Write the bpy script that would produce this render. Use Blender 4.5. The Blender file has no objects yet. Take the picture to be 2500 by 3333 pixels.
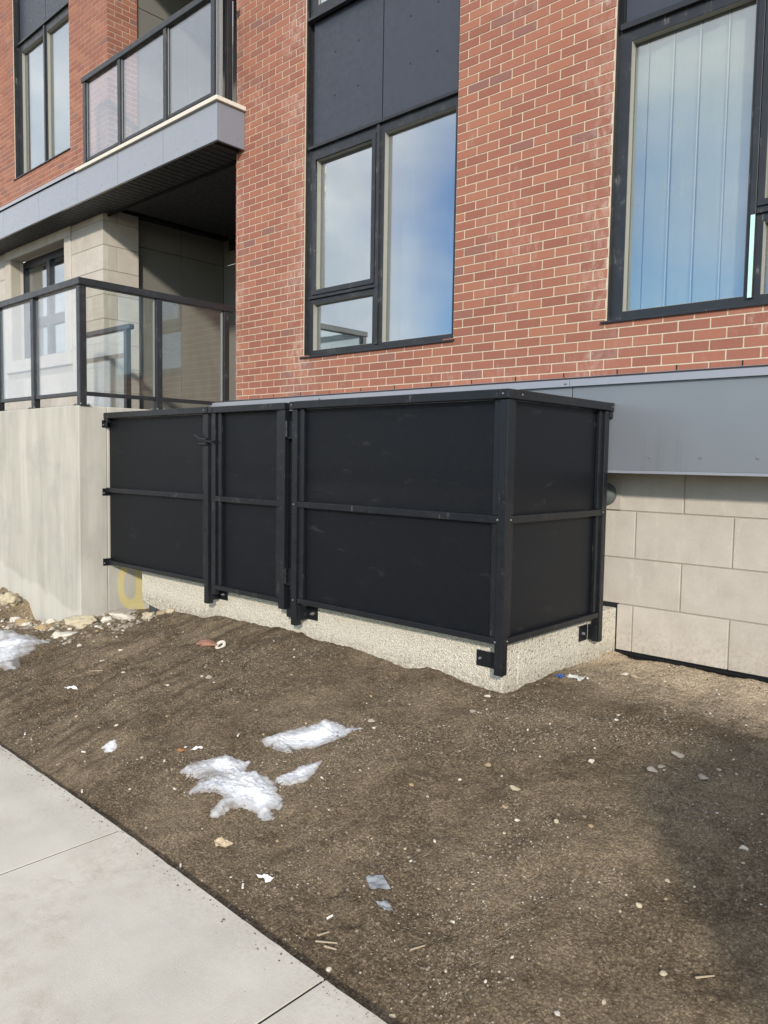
import bpy, bmesh, math, random
from mathutils import Vector, Matrix, noise
random.seed(7)
R = math.radians
S = bpy.context.scene
COL = S.collection

# ------------------------------------------------------------------ helpers
class MB:
    """collects faces; build() links them as ONE mesh object"""
    def __init__(s): s.v = []; s.f = []; s.r = []
    def quad(s, a, b, c, d, r=0.0):
        n = len(s.v); s.v += [a, b, c, d]; s.f.append((n, n+1, n+2, n+3)); s.r.append(r)
    def box(s, x0, x1, y0, y1, z0, z1, r=0.0, skip=''):
        n = len(s.v)
        s.v += [(x0,y0,z0),(x1,y0,z0),(x1,y1,z0),(x0,y1,z0),(x0,y0,z1),(x1,y0,z1),(x1,y1,z1),(x0,y1,z1)]
        F = {'b':(0,3,2,1),'t':(4,5,6,7),'f':(0,1,5,4),'r':(1,2,6,5),'k':(2,3,7,6),'l':(3,0,4,7)}
        for k, q in F.items():
            if k in skip: continue
            s.f.append(tuple(n+i for i in q)); s.r.append(r)
        return s
    def prism(s, pts, axis, a0, a1, r=0.0):
        """extrude a closed 2-D outline along axis ('x','y','z')"""
        n = len(s.v); m = len(pts)
        def mk(p, a):
            return {'x':(a,p[0],p[1]), 'y':(p[0],a,p[1]), 'z':(p[0],p[1],a)}[axis]
        s.v += [mk(p, a0) for p in pts] + [mk(p, a1) for p in pts]
        for i in range(m):
            j = (i+1) % m; s.f.append((n+i, n+j, n+m+j, n+m+i)); s.r.append(r)
        s.f.append(tuple(n+i for i in range(m))[::-1]); s.f.append(tuple(n+m+i for i in range(m))); s.r += [r, r]
        return s
    def cyl(s, p0, p1, ra, rb=None, seg=12, r=0.0):
        rb = ra if rb is None else rb
        p0 = Vector(p0); p1 = Vector(p1); d = (p1-p0).normalized()
        u = d.orthogonal().normalized(); w = d.cross(u); n = len(s.v)
        for p, q in ((p0, ra), (p1, rb)):
            for i in range(seg):
                a = 2*math.pi*i/seg; s.v.append(tuple(p + (u*math.cos(a)+w*math.sin(a))*q))
        for i in range(seg):
            j = (i+1) % seg; s.f.append((n+i, n+j, n+seg+j, n+seg+i)); s.r.append(r)
        s.f.append(tuple(n+i for i in range(seg))[::-1]); s.f.append(tuple(n+seg+i for i in range(seg))); s.r += [r, r]
        return s
    def plate(s, x0, x1, z0, z1, holes, y0, y1, r=0.0):
        """vertical plate in XZ with rectangular holes, solid from y0 (front) to y1 (back)"""
        xs = sorted({x0, x1} | {h[i] for h in holes for i in (0,1) if x0 < h[i] < x1})
        zs = sorted({z0, z1} | {h[i] for h in holes for i in (2,3) if z0 < h[i] < z1})
        def solid(i, k):
            if i < 0 or k < 0 or i >= len(xs)-1 or k >= len(zs)-1: return False
            cx = (xs[i]+xs[i+1])/2; cz = (zs[k]+zs[k+1])/2
            return not any(h[0] < cx < h[1] and h[2] < cz < h[3] for h in holes)
        for i in range(len(xs)-1):
            for k in range(len(zs)-1):
                if not solid(i, k): continue
                a, b, c, d = xs[i], xs[i+1], zs[k], zs[k+1]
                s.quad((a,y0,c),(b,y0,c),(b,y0,d),(a,y0,d), r); s.quad((b,y1,c),(a,y1,c),(a,y1,d),(b,y1,d), r)
                if not solid(i-1,k): s.quad((a,y1,c),(a,y0,c),(a,y0,d),(a,y1,d), r)
                if not solid(i+1,k): s.quad((b,y0,c),(b,y1,c),(b,y1,d),(b,y0,d), r)
                if not solid(i,k-1): s.quad((a,y1,c),(b,y1,c),(b,y0,c),(a,y0,c), r)
                if not solid(i,k+1): s.quad((a,y0,d),(b,y0,d),(b,y1,d),(a,y1,d), r)
        return s
    def build(s, name, mat, parent=None, bevel=0, smooth=False, weld=False, attr=False):
        me = bpy.data.meshes.new(name); me.from_pydata(s.v, [], s.f); me.update()
        if attr:
            a = me.attributes.new('rnd', 'FLOAT', 'FACE'); a.data.foreach_set('value', s.r)
        if weld:
            bm = bmesh.new(); bm.from_mesh(me); bmesh.ops.remove_doubles(bm, verts=bm.verts, dist=1e-4); bm.to_mesh(me); bm.free()
        if smooth: me.shade_smooth()
        o = bpy.data.objects.new(name, me); COL.objects.link(o); me.materials.append(mat)
        if parent is not None: o.parent = parent; o.matrix_parent_inverse = parent.matrix_world.inverted()
        if bevel:
            m = o.modifiers.new('edge', 'BEVEL'); m.width = bevel; m.segments = 2; m.limit_method = 'ANGLE'; m.angle_limit = R(35)
        return o

def split(mb, name, mat, parent, **k):
    """each separate piece collected in mb becomes an object of its own"""
    lab = list(range(len(mb.v)))
    def find(i):
        while lab[i] != i: lab[i] = lab[lab[i]]; i = lab[i]
        return i
    for f in mb.f:
        a = find(f[0])
        for i in f[1:]: lab[find(i)] = a
    groups = {}
    for f, r in zip(mb.f, mb.r): groups.setdefault(find(f[0]), []).append((f, r))
    res = []
    for fs in groups.values():
        m = MB(); mp = {}
        for f, r in fs:
            for i in f:
                if i not in mp: mp[i] = len(m.v); m.v.append(mb.v[i])
            m.f.append(tuple(mp[i] for i in f)); m.r.append(r)
        res.append(m.build(name, mat, parent, **k))
    return res

def empty(name, loc=(0,0,0)):
    o = bpy.data.objects.new(name, None); COL.objects.link(o); o.location = loc
    o.matrix_world = Matrix.Translation(loc); o.empty_display_size = .1
    return o
def tag(o, label, cat, group=None, kind=None):
    o['label'] = label; o['category'] = cat
    if group: o['group'] = group
    if kind: o['kind'] = kind
    return o
def base_at(o, p):
    """move a mesh object's origin to p"""
    d = Vector(p); o.data.transform(Matrix.Translation(-d)); o.location = d
    return o

# ------------------------------------------------------------------ materials
def mat(name):
    m = bpy.data.materials.new(name); m.use_nodes = True
    nt = m.node_tree; nt.nodes.clear()
    out = nt.nodes.new('ShaderNodeOutputMaterial')
    return m, nt, out
class N:
    def __init__(s, nt): s.nt = nt
    def new(s, t, **k):
        n = s.nt.nodes.new(t)
        for a, b in k.items(): setattr(n, a, b)
        return n
    def link(s, a, b): s.nt.links.new(a, b)
    def coord(s, scale=(1,1,1), out='Object', rot=(0,0,0)):
        t = s.new('ShaderNodeTexCoord'); m = s.new('ShaderNodeMapping')
        m.inputs['Scale'].default_value = scale; m.inputs['Rotation'].default_value = rot
        s.link(t.outputs[out], m.inputs['Vector']); return m.outputs[0]
    def wpos(s, scale=(1,1,1)):
        t = s.new('ShaderNodeNewGeometry'); m = s.new('ShaderNodeMapping'); m.inputs['Scale'].default_value = scale
        s.link(t.outputs['Position'], m.inputs['Vector']); return m.outputs[0]
    def noise(s, vec, scale, detail=4, rough=.55, dist=0):
        n = s.new('ShaderNodeTexNoise'); n.inputs['Scale'].default_value = scale; n.inputs['Detail'].default_value = detail
        n.inputs['Roughness'].default_value = rough; n.inputs['Distortion'].default_value = dist
        s.link(vec, n.inputs['Vector']); return n.outputs['Fac']
    def voro(s, vec, scale, feature='F1', rand=1):
        n = s.new('ShaderNodeTexVoronoi', feature=feature); n.inputs['Scale'].default_value = scale
        n.inputs['Randomness'].default_value = rand
        s.link(vec, n.inputs['Vector']); return n
    def ramp(s, fac, stops, interp='LINEAR'):
        n = s.new('ShaderNodeValToRGB'); cr = n.color_ramp; cr.interpolation = interp
        while len(cr.elements) < len(stops): cr.elements.new(.5)
        for e, (p, c) in zip(cr.elements, stops):
            e.position = p; e.color = (c, c, c, 1) if isinstance(c, (int, float)) else (*c, 1)
        s.link(fac, n.inputs[0]); return n.outputs[0]
    def mix(s, fac, a, b, mode='MIX'):
        n = s.new('ShaderNodeMix', data_type='RGBA', blend_type=mode)
        for sock, v in ((n.inputs[0], fac), (n.inputs[6], a), (n.inputs[7], b)):
            if hasattr(v, 'is_linked'): s.link(v, sock)
            elif isinstance(v, (int, float)): sock.default_value = v if sock == n.inputs[0] else (v, v, v, 1)
            else: sock.default_value = (*v, 1)
        return n.outputs[2]
    def math(s, op, a, b=0.0, c=None):
        n = s.new('ShaderNodeMath', operation=op)
        for i, v in enumerate((a, b) if c is None else (a, b, c)):
            if hasattr(v, 'is_linked'): s.link(v, n.inputs[i])
            else: n.inputs[i].default_value = v
        return n.outputs[0]
    def bump(s, h, strength=.5, dist=.01, normal=None):
        n = s.new('ShaderNodeBump'); n.inputs['Strength'].default_value = strength; n.inputs['Distance'].default_value = dist
        s.link(h, n.inputs['Height'])
        if normal is not None: s.link(normal, n.inputs['Normal'])
        return n.outputs[0]
    def bsdf(s, out, col, rough=.6, metal=0, spec=.5, normal=None, coat=0):
        b = s.new('ShaderNodeBsdfPrincipled')
        for k, v in (('Base Color', col), ('Roughness', rough), ('Metallic', metal)):
            if hasattr(v, 'is_linked'): s.link(v, b.inputs[k])
            elif k == 'Base Color': b.inputs[k].default_value = (*v, 1)
            else: b.inputs[k].default_value = v
        b.inputs['Specular IOR Level'].default_value = spec; b.inputs['Coat Weight'].default_value = coat
        if normal is not None: s.link(normal, b.inputs['Normal'])
        s.link(b.outputs[0], out.inputs['Surface']); return b

def m_metal(name, col, rough=.38, dust=.06, scratch=.25, spec=.5, coat=0):
    m, nt, out = mat(name); n = N(nt); p = n.wpos()
    d = n.noise(p, 9, 6, .65); d2 = n.noise(n.wpos((40, 40, 4)), 2, 3)
    f = n.math('MULTIPLY', n.ramp(d, [(.5, 0), (.78, 1)]), dust)
    sc = n.math('MULTIPLY', n.ramp(n.math('MULTIPLY', d, d2), [(.36, 0), (.44, 1)]), scratch)
    c = n.mix(f, col, (.42, .40, .37)); c = n.mix(sc, c, (.45, .43, .40))
    rr = n.ramp(n.noise(p, 22, 4), [(.3, rough*.8), (.7, min(1, rough*1.35))])
    b = n.bsdf(out, c, rr, 0, spec, n.bump(n.noise(p, 3.2, 2), .05, .01), coat)
    b.inputs['Coat Roughness'].default_value = .18
    return m
M = {}
M['black'] = m_metal('black_powder_coat', (.0085, .0096, .0122), .32, .012, .12, .32)
M['charcoal'] = m_metal('charcoal_anodised', (.0135, .0145, .0170), .34, .04, .22)
M['grey_clad'] = m_metal('grey_cladding', (.185, .20, .235), .36, .02, .0, .6, 1.0)
M['dark_panel'] = m_metal('dark_blue_panel', (.026, .030, .043), .42, .008, .0, .6)
M['zinc'] = m_metal('zinc_flashing', (.22, .23, .262), .40, .05, .1, .6, .8)
M['soffit'] = m_metal('soffit_black', (.012, .013, .016), .5, .02, 0)
M['steel'] = m_metal('steel_screw', (.5, .5, .5), .3, .0, 0)

def m_brick():
    m, nt, out = mat('red_brick'); n = N(nt); p = n.wpos()
    a = n.new('ShaderNodeAttribute', attribute_name='rnd')
    c = n.ramp(a.outputs['Fac'], [(0, (0.220, 0.079, 0.053)), (.22, (0.240, 0.088, 0.058)), (.5, (0.268, 0.100, 0.065)), (.72, (0.288, 0.112, 0.070)), (.92, (0.312, 0.126, 0.076)), (.96, (0.216, 0.091, 0.070)), (1, (0.180, 0.087, 0.076))])
    f = n.noise(p, 60, 5, .7)
    c = n.mix(n.ramp(f, [(.3, 0), (.75, .38)]), c, (.33, .17, .125))
    c = n.mix(n.ramp(n.noise(p, 210, 3, .8), [(.55, 0), (.8, .35)]), c, (.13, .045, .035))
    # white efflorescence in patches
    e = n.math('MULTIPLY', n.ramp(n.noise(p, 1.7, 3, .6), [(.52, 0), (.74, 1)]), n.ramp(n.noise(n.wpos((26, 26, 9)), 1.0, 6, .75), [(.5, 0), (.75, 1)]))
    sx = n.new('ShaderNodeSeparateXYZ'); n.link(p, sx.inputs[0])
    def near(x0, w): return n.ramp(n.math('ABSOLUTE', n.math('SUBTRACT', sx.outputs[0], x0)), [(0, 1), (w, 0)])
    zl = n.ramp(sx.outputs[2], [(.0, 0), (.001, 1)])
    strip = n.math('MAXIMUM', n.math('MAXIMUM', near(.88, .34), near(3.96, .30)), near(-.1, .16))
    e2 = n.math('MULTIPLY', strip, n.ramp(n.noise(n.wpos((22, 22, 11)), 1.0, 6, .75), [(.44, 0), (.68, .9)]))
    e2 = n.math('MULTIPLY', e2, n.ramp(n.noise(p, 2.6, 3), [(.40, 0), (.62, 1)]))
    e = n.math('MINIMUM', n.math('ADD', e, e2), 1.0)
    c = n.mix(n.math('MULTIPLY', e, .60), c, (.62, .55, .50))
    h = n.math('ADD', n.math('MULTIPLY', n.noise(p, 150, 4, .7), 1.0), n.math('MULTIPLY', n.noise(p, 30, 3), .6))
    n.bsdf(out, c, .82, 0, .28, n.bump(h, .35, .003)); return m
def m_mortar():
    m, nt, out = mat('cream_mortar'); n = N(nt); p = n.wpos()
    c = n.ramp(n.noise(p, 45, 5, .7), [(.25, (.44, .365, .275)), (.75, (.60, .515, .40))])
    n.bsdf(out, c, .95, 0, .1, n.bump(n.noise(p, 220, 3, .8), .5, .003)); return m
def m_stone():
    m, nt, out = mat('cast_stone'); n = N(nt); p = n.wpos()
    a = n.new('ShaderNodeAttribute', attribute_name='rnd')
    c = n.ramp(a.outputs['Fac'], [(0, (.405, .365, .318)), (.5, (.45, .41, .36)), (1, (.495, .455, .402))])
    c = n.mix(n.ramp(n.noise(p, 4.5, 6, .68), [(.38, 0), (.70, .6)]), c, (.34, .30, .258))
    c = n.mix(n.ramp(n.noise(n.wpos((9, 9, 2.2)), 1.3, 6, .7), [(.55, 0), (.8, .5)]), c, (.60, .56, .49))
    sz = n.new('ShaderNodeSeparateXYZ'); n.link(p, sz.inputs[0])
    spl = n.math('MULTIPLY', n.ramp(n.math('ADD', n.math('SUBTRACT', sz.outputs[2], .33), n.math('MULTIPLY', n.noise(p, 5, 4), .25)), [(.10, .75), (.42, 0)]), n.ramp(n.noise(p, 38, 5, .75), [(.46, 0), (.66, 1)]))
    c = n.mix(spl, c, (.27, .215, .155))
    vo = n.voro(p, 70); c = n.mix(n.ramp(vo.outputs['Distance'], [(.10, .4), (.2, 0)]), c, (.66, .62, .55))
    h = n.math('ADD', n.noise(p, 120, 4, .75), n.math('MULTIPLY', n.noise(p, 14, 3), .8))
    n.bsdf(out, c, .85, 0, .2, n.bump(h, .22, .003)); return m
def m_concrete():
    m, nt, out = mat('board_formed_concrete'); n = N(nt); p = n.wpos()
    c = n.ramp(n.noise(n.wpos((5, 5, .7)), 1.3, 7, .64, .12), [(.28, (.33, .312, .268)), (.5, (.40, .378, .328)), (.72, (.47, .446, .395))])
    c = n.mix(n.ramp(n.noise(n.wpos((30, 30, 1.0)), 1.2, 4, .6), [(.54, 0), (.76, .14)]), c, (.56, .545, .50))
    c = n.mix(n.ramp(n.noise(p, 2.6, 5, .6), [(.5, 0), (.7, .45)]), c, (.29, .28, .25))
    vo = n.voro(p, 26); mask = n.ramp(n.noise(p, 5, 2), [(.6, 0), (.68, 1)])
    hole = n.math('MULTIPLY', n.ramp(vo.outputs['Distance'], [(.06, 1), (.10, 0)]), mask)
    c = n.mix(n.math('MULTIPLY', hole, .7), c, (.16, .15, .13))
    # paler lower lift where the pour is fresher, with a slanting edge on the front face
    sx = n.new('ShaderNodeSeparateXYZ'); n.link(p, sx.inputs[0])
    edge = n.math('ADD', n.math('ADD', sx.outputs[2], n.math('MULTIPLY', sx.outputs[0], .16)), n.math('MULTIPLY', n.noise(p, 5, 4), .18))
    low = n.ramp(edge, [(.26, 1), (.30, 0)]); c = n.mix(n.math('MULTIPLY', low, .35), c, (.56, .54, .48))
    # yellow sprayed ring on the side face near the aggregate curb
    def paint(cy, cz, ry, rz, w):
        dy = n.math('DIVIDE', n.math('SUBTRACT', sx.outputs[1], cy), ry); dz = n.math('DIVIDE', n.math('SUBTRACT', sx.outputs[2], cz), rz)
        d = n.math('SQRT', n.math('ADD', n.math('MULTIPLY', dy, dy), n.math('MULTIPLY', dz, dz)))
        d = n.math('ADD', d, n.math('MULTIPLY', n.math('SUBTRACT', n.noise(p, 30, 3), .5), .16))
        return n.ramp(n.math('ABSOLUTE', n.math('SUBTRACT', d, 1.0)), [(w*.45, 1), (w, 0)])
    ring = paint(-1.235, .41, .105, .19, .36)
    onside = n.math('GREATER_THAN', sx.outputs[0], -.09)
    band = n.math('MULTIPLY', n.ramp(n.math('ABSOLUTE', n.math('ADD', sx.outputs[1], 1.145)), [(.035, 1), (.050, 0)]), n.math('GREATER_THAN', .66, sx.outputs[2]))
    pm = n.math('MULTIPLY', n.math('MINIMUM', n.math('ADD', ring, band), 1.0), onside)
    c = n.mix(n.math('MULTIPLY', pm, .48), c, (.66, .53, .10))
    h = n.math('SUBTRACT', n.math('ADD', n.noise(p, 60, 4, .7), n.math('MULTIPLY', n.noise(n.wpos((9, 9, .8)), 1.5, 3), 1.2)), n.math('MULTIPLY', hole, 3))
    n.bsdf(out, c, .86, 0, .2, n.bump(h, .25, .004)); return m
def m_aggregate():
    m, nt, out = mat('exposed_aggregate'); n = N(nt); p = n.wpos()
    vo = n.voro(p, 95); v2 = n.voro(p, 62)
    c = n.ramp(vo.outputs['Color'], [(0, (.40, .365, .29)), (.3, (.56, .515, .42)), (.7, (.65, .60, .50)), (1, (.74, .70, .60))])
    dk = n.math('GREATER_THAN', n.new_rand(v2) if False else n.ramp(v2.outputs['Color'], [(0, 0), (1, 1)]), .80)
    c = n.mix(n.math('MULTIPLY', dk, n.ramp(v2.outputs['Distance'], [(.30, .85), (.45, 0)])), c, (.13, .12, .10))
    c = n.mix(n.ramp(n.noise(p, 3, 4), [(.45, 0), (.75, .25)]), c, (.55, .50, .39))
    c = n.mix(n.ramp(n.noise(p, 170, 2), [(.6, 0), (.75, .5)]), c, (.22, .20, .16))
    sz = n.new('ShaderNodeSeparateXYZ'); n.link(p, sz.inputs[0])
    dirt = n.math('MULTIPLY', n.ramp(n.math('ADD', n.math('SUBTRACT', sz.outputs[2], .36), n.math('MULTIPLY', n.noise(p, 6, 4), .12)), [(.03, .8), (.14, 0)]), n.ramp(n.noise(p, 45, 5, .75), [(.40, 0), (.62, 1)]))
    c = n.mix(dirt, c, (.20, .155, .11))
    h = n.math('SUBTRACT', 1.0, vo.outputs['Distance'])
    n.bsdf(out, c, .9, 0, .2, n.bump(n.math('ADD', h, n.noise(p, 200, 2)), .9, .008)); return m
def m_sidewalk():
    m, nt, out = mat('broom_finished_concrete'); n = N(nt); p = n.wpos()
    c = n.ramp(n.noise(p, 2.1, 6, .62), [(.3, (.485, .452, .388)), (.7, (.615, .575, .495))])
    c = n.mix(n.ramp(n.noise(n.wpos((2.5, 9, 1)), 2.2, 6, .7), [(.55, 0), (.8, .45)]), c, (.60, .59, .56))
    st = n.math('MULTIPLY', n.ramp(n.noise(p, 1.7, 4, .6), [(.48, 0), (.66, 1)]), n.ramp(n.noise(p, 11, 6, .78), [(.44, 0), (.66, 1)]))
    c = n.mix(n.math('MULTIPLY', st, .6), c, (.36, .285, .225))
    c = n.mix(n.ramp(n.noise(p, 260, 3, .8), [(.5, 0), (.85, .35)]), c, (.34, .33, .31))
    sp = n.voro(p, 17); c = n.mix(n.ramp(sp.outputs['Distance'], [(.025, .7), (.05, 0)]), c, (.2, .18, .16))
    sy = n.new('ShaderNodeSeparateXYZ'); n.link(p, sy.inputs[0])
    ed = n.ramp(n.math('ADD', sy.outputs[1], n.math('MULTIPLY', n.noise(p, 6, 4), .22)), [(.0, 0), (1, 0)]) if False else n.new('ShaderNodeMapRange')
    ed.inputs['From Min'].default_value = -3.52; ed.inputs['From Max'].default_value = -3.22; n.link(n.math('ADD', sy.outputs[1], n.math('MULTIPLY', n.math('SUBTRACT', n.noise(p, 5, 4), .5), .35)), ed.inputs['Value'])
    sp2 = n.math('MULTIPLY', ed.outputs[0], n.ramp(n.noise(p, 55, 6, .8), [(.46, 0), (.68, .55)]))
    c = n.mix(sp2, c, (.27, .215, .155))
    pit = n.voro(p, 60); h = n.math('ADD', n.math('ADD', n.noise(n.wpos((240, 10, 18)), 1.0, 3, .6), n.noise(p, 160, 3, .8)), n.ramp(pit.outputs['Distance'], [(.08, -1.0), (.16, 0)]))
    n.bsdf(out, c, .88, 0, .22, n.bump(h, .4, .003)); return m
def m_soil():
    m, nt, out = mat('bare_soil'); n = N(nt); p = n.wpos()
    big = n.noise(n.wpos((1, .8, 1)), 1.5, 5, .6, .6); mid = n.noise(p, 7, 6, .7); fine = n.noise(p, 75, 6, .82); rake = n.noise(n.wpos((8.5, 1.6, 1)), 1.6, 5, .65, .3)
    c = n.ramp(fine, [(.32, (.048, .035, .023)), (.5, (.125, .096, .066)), (.68, (.29, .232, .165))])
    c = n.mix(n.ramp(big, [(.46, 0), (.62, .50)]), c, (.27, .216, .152))
    c = n.mix(n.ramp(mid, [(.50, 0), (.70, .62)]), c, (.056, .041, .027))
    lf_ = n.new('ShaderNodeSeparateXYZ'); n.link(p, lf_.inputs[0])
    c = n.mix(n.math('MULTIPLY', n.ramp(rake, [(.46, 0), (.62, .7)]), n.ramp(n.math('SUBTRACT', 3.3, lf_.outputs[0]), [(0, .25), (1, 1)])), c, (.052, .038, .025))
    c = n.mix(n.ramp(n.noise(p, 31, 4, .7), [(.54, 0), (.72, .55)]), c, (.33, .265, .185))
    # dried crust near walls (object-space position, a lighter silt)
    sx = n.new('ShaderNodeSeparateXYZ'); n.link(p, sx.inputs[0])
    silt = n.math('MULTIPLY', n.math('MULTIPLY', n.ramp(sx.outputs[0], [(.0, 0), (1, 1)]), 1.0), n.ramp(n.math('ADD', n.math('MULTIPLY', n.math('ADD', sx.outputs[1], 1.05), 1.0), n.math('MULTIPLY', n.math('SUBTRACT', mid, .5), 1.2)), [(0, 0), (.75, .95)]))
    right = n.math('GREATER_THAN', sx.outputs[0], 4.1)
    c = n.mix(n.math('MULTIPLY', silt, right), c, (.50, .415, .31))
    leftw = n.math('MULTIPLY', n.ramp(n.math('ADD', sx.outputs[1], n.math('MULTIPLY', mid, .5)), [(0, 0), (.001, 1)]), 0.0)
    lx = n.ramp(n.math('MULTIPLY', n.math('SUBTRACT', .75, sx.outputs[0]), 1.2), [(0, 0), (1, .8)])
    ly = n.ramp(n.math('ADD', n.math('ADD', sx.outputs[1], 2.3), n.math('MULTIPLY', n.math('SUBTRACT', mid, .5), .9)), [(.15, 0), (.5, 1)])
    c = n.mix(n.math('MULTIPLY', lx, ly), c, (.30, .24, .16))
    mic = n.ramp(n.noise(p, 230, 4, .85), [(.34, (.76, .72, .66)), (.5, (1.46, 1.40, 1.30)), (.66, (2.65, 2.56, 2.42))])
    c = n.mix(.85, c, mic, 'MULTIPLY')
    crumb = n.voro(p, 95); c = n.mix(n.ramp(crumb.outputs['Distance'], [(.30, 0), (.75, .45)]), c, (.040, .030, .020))
    clus = n.ramp(n.noise(p, 2.3, 4, .65), [(.42, .12), (.62, 1)])
    # tiny pale grit
    v1 = n.voro(p, 120); g = n.math('MULTIPLY', n.math('LESS_THAN', v1.outputs['Distance'], .27), n.math('GREATER_THAN', n.ramp(v1.outputs['Color'], [(0, 0), (1, 1)]), .74))
    c = n.mix(n.math('MULTIPLY', n.math('MULTIPLY', g, clus), .7), c, (.48, .42, .32))
    v2 = n.voro(n.wpos((1, 1, 1)), 340); g2 = n.math('MULTIPLY', n.math('LESS_THAN', v2.outputs['Distance'], .26), n.math('GREATER_THAN', n.ramp(v2.outputs['Color'], [(0, 0), (1, 1)]), .76))
    c = n.mix(n.math('MULTIPLY', n.math('MULTIPLY', g2, clus), .6), c, (.38, .32, .23))
    h = n.math('ADD', n.math('ADD', n.math('MULTIPLY', fine, 1.5), n.math('SUBTRACT', n.noise(p, 190, 4, .8), n.math('MULTIPLY', crumb.outputs['Distance'], 1.0))), n.math('MULTIPLY', n.noise(p, 26, 5, .7), 2.2))
    n.bsdf(out, c, .95, 0, .12, n.bump(h, .75, .015)); return m
def m_attr(name, stops, rough=.85, ns=90, bump=.3, dark=.3, spec=.3):
    m, nt, out = mat(name); n = N(nt); p = n.wpos()
    a = n.new('ShaderNodeAttribute', attribute_name='rnd'); c = n.ramp(a.outputs['Fac'], stops)
    f = n.noise(p, ns, 4, .7)
    c = n.mix(n.ramp(f, [(.45, 0), (.8, dark)]), c, (.18, .14, .10))
    n.bsdf(out, c, rough, 0, spec, n.bump(f, bump, .004)); return m
def m_plain(name, col, rough=.7, ns=60, var=.25, spec=.3, bump=.15):
    m, nt, out = mat(name); n = N(nt); p = n.wpos(); f = n.noise(p, ns, 6, .72)
    c = n.mix(n.ramp(f, [(.35, 0), (.75, var)]), col, tuple(x*.45 for x in col))
    n.bsdf(out, c, rough, 0, spec, n.bump(f, bump, .003)); return m
def m_snow():
    m, nt, out = mat('old_snow'); n = N(nt); p = n.wpos()
    a = n.new('ShaderNodeAttribute', attribute_name='thick')
    f = n.noise(p, 45, 5, .7); g = n.noise(p, 9, 4, .6)
    t = n.math('ADD', a.outputs['Fac'], n.math('MULTIPLY', n.math('SUBTRACT', f, .5), .5))
    c = n.ramp(t, [(.0, (.22, .19, .165)), (.22, (.42, .41, .41)), (.55, (.60, .61, .635)), (.95, (.80, .80, .79))])
    c = n.mix(n.ramp(n.noise(p, 120, 3, .8), [(.56, 0), (.76, .45)]), c, (.38, .34, .29))
    b = n.bsdf(out, c, .55, 0, .4, n.bump(n.math('ADD', f, n.math('MULTIPLY', n.noise(p, 160, 3, .8), .7)), .7, .01))
    b.inputs['Subsurface Weight'].default_value = .25; b.inputs['Subsurface Radius'].default_value = (.01, .012, .015); return m
def m_mesh():
    m, nt, out = mat('perforated_black_screen'); n = N(nt); p = n.wpos()
    w = n.voro(n.wpos((1, 1, 1.35)), 150, rand=.25)
    hole = n.ramp(w.outputs['Distance'], [(.30, 1), (.45, 0)])
    c = n.mix(n.math('MULTIPLY', hole, .8), (.0065, .0078, .0105), (.0015, .0018, .0025))
    sm = n.ramp(n.noise(n.wpos((3, 3, 9)), 1.4, 5, .7), [(.60, 0), (.8, .14)])
    c = n.mix(sm, c, (.20, .20, .19))
    b = n.bsdf(out, c, .40, 0, .20, n.bump(n.math('SUBTRACT', 1.0, hole), .4, .002))
    tr = n.new('ShaderNodeBsdfTransparent'); mx = n.new('ShaderNodeMixShader')
    n.link(n.math('ADD', .03, n.math('MULTIPLY', hole, .15)), mx.inputs[0]); n.link(b.outputs[0], mx.inputs[1]); n.link(tr.outputs[0], mx.inputs[2])
    n.link(mx.outputs[0], out.inputs['Surface']); return m
def m_glass(name, base, tint, rough=.0, dirt=.03):
    """float glass: see-through with a Schlick mirror reflection"""
    m, nt, out = mat(name); n = N(nt)
    g = n.new('ShaderNodeNewGeometry'); d = n.new('ShaderNodeVectorMath', operation='DOT_PRODUCT')
    n.link(g.outputs['Normal'], d.inputs[0]); n.link(g.outputs['Incoming'], d.inputs[1])
    k = n.math('SUBTRACT', 1.0, n.math('ABSOLUTE', d.outputs['Value'])); k5 = n.math('POWER', k, 5.0)
    fac = n.math('ADD', base, n.math('MULTIPLY', k5, 1-base))
    tr = n.new('ShaderNodeBsdfTransparent'); tr.inputs[0].default_value = (*tint, 1)
    gl = n.new('ShaderNodeBsdfGlossy'); gl.inputs['Roughness'].default_value = rough; gl.inputs['Color'].default_value = (.95, .97, 1, 1)
    n.link(n.bump(n.noise(n.wpos((1, 1, .6)), 1.6, 2), .012, .02), gl.inputs['Normal'])
    mx = n.new('ShaderNodeMixShader'); n.link(fac, mx.inputs[0]); n.link(tr.outputs[0], mx.inputs[1]); n.link(gl.outputs[0], mx.inputs[2])
    df = n.new('ShaderNodeBsdfDiffuse'); df.inputs[0].default_value = (.6, .6, .58, 1)
    m2 = n.new('ShaderNodeMixShader'); f = n.math('MULTIPLY', n.ramp(n.noise(n.wpos((14, 14, 2.2)), 1.3, 6, .75), [(.45, 0.15), (.75, 1)]), dirt)
    n.link(f, m2.inputs[0]); n.link(mx.outputs[0], m2.inputs[1]); n.link(df.outputs[0], m2.inputs[2])
    n.link(m2.outputs[0], out.inputs['Surface']); return m
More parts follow.
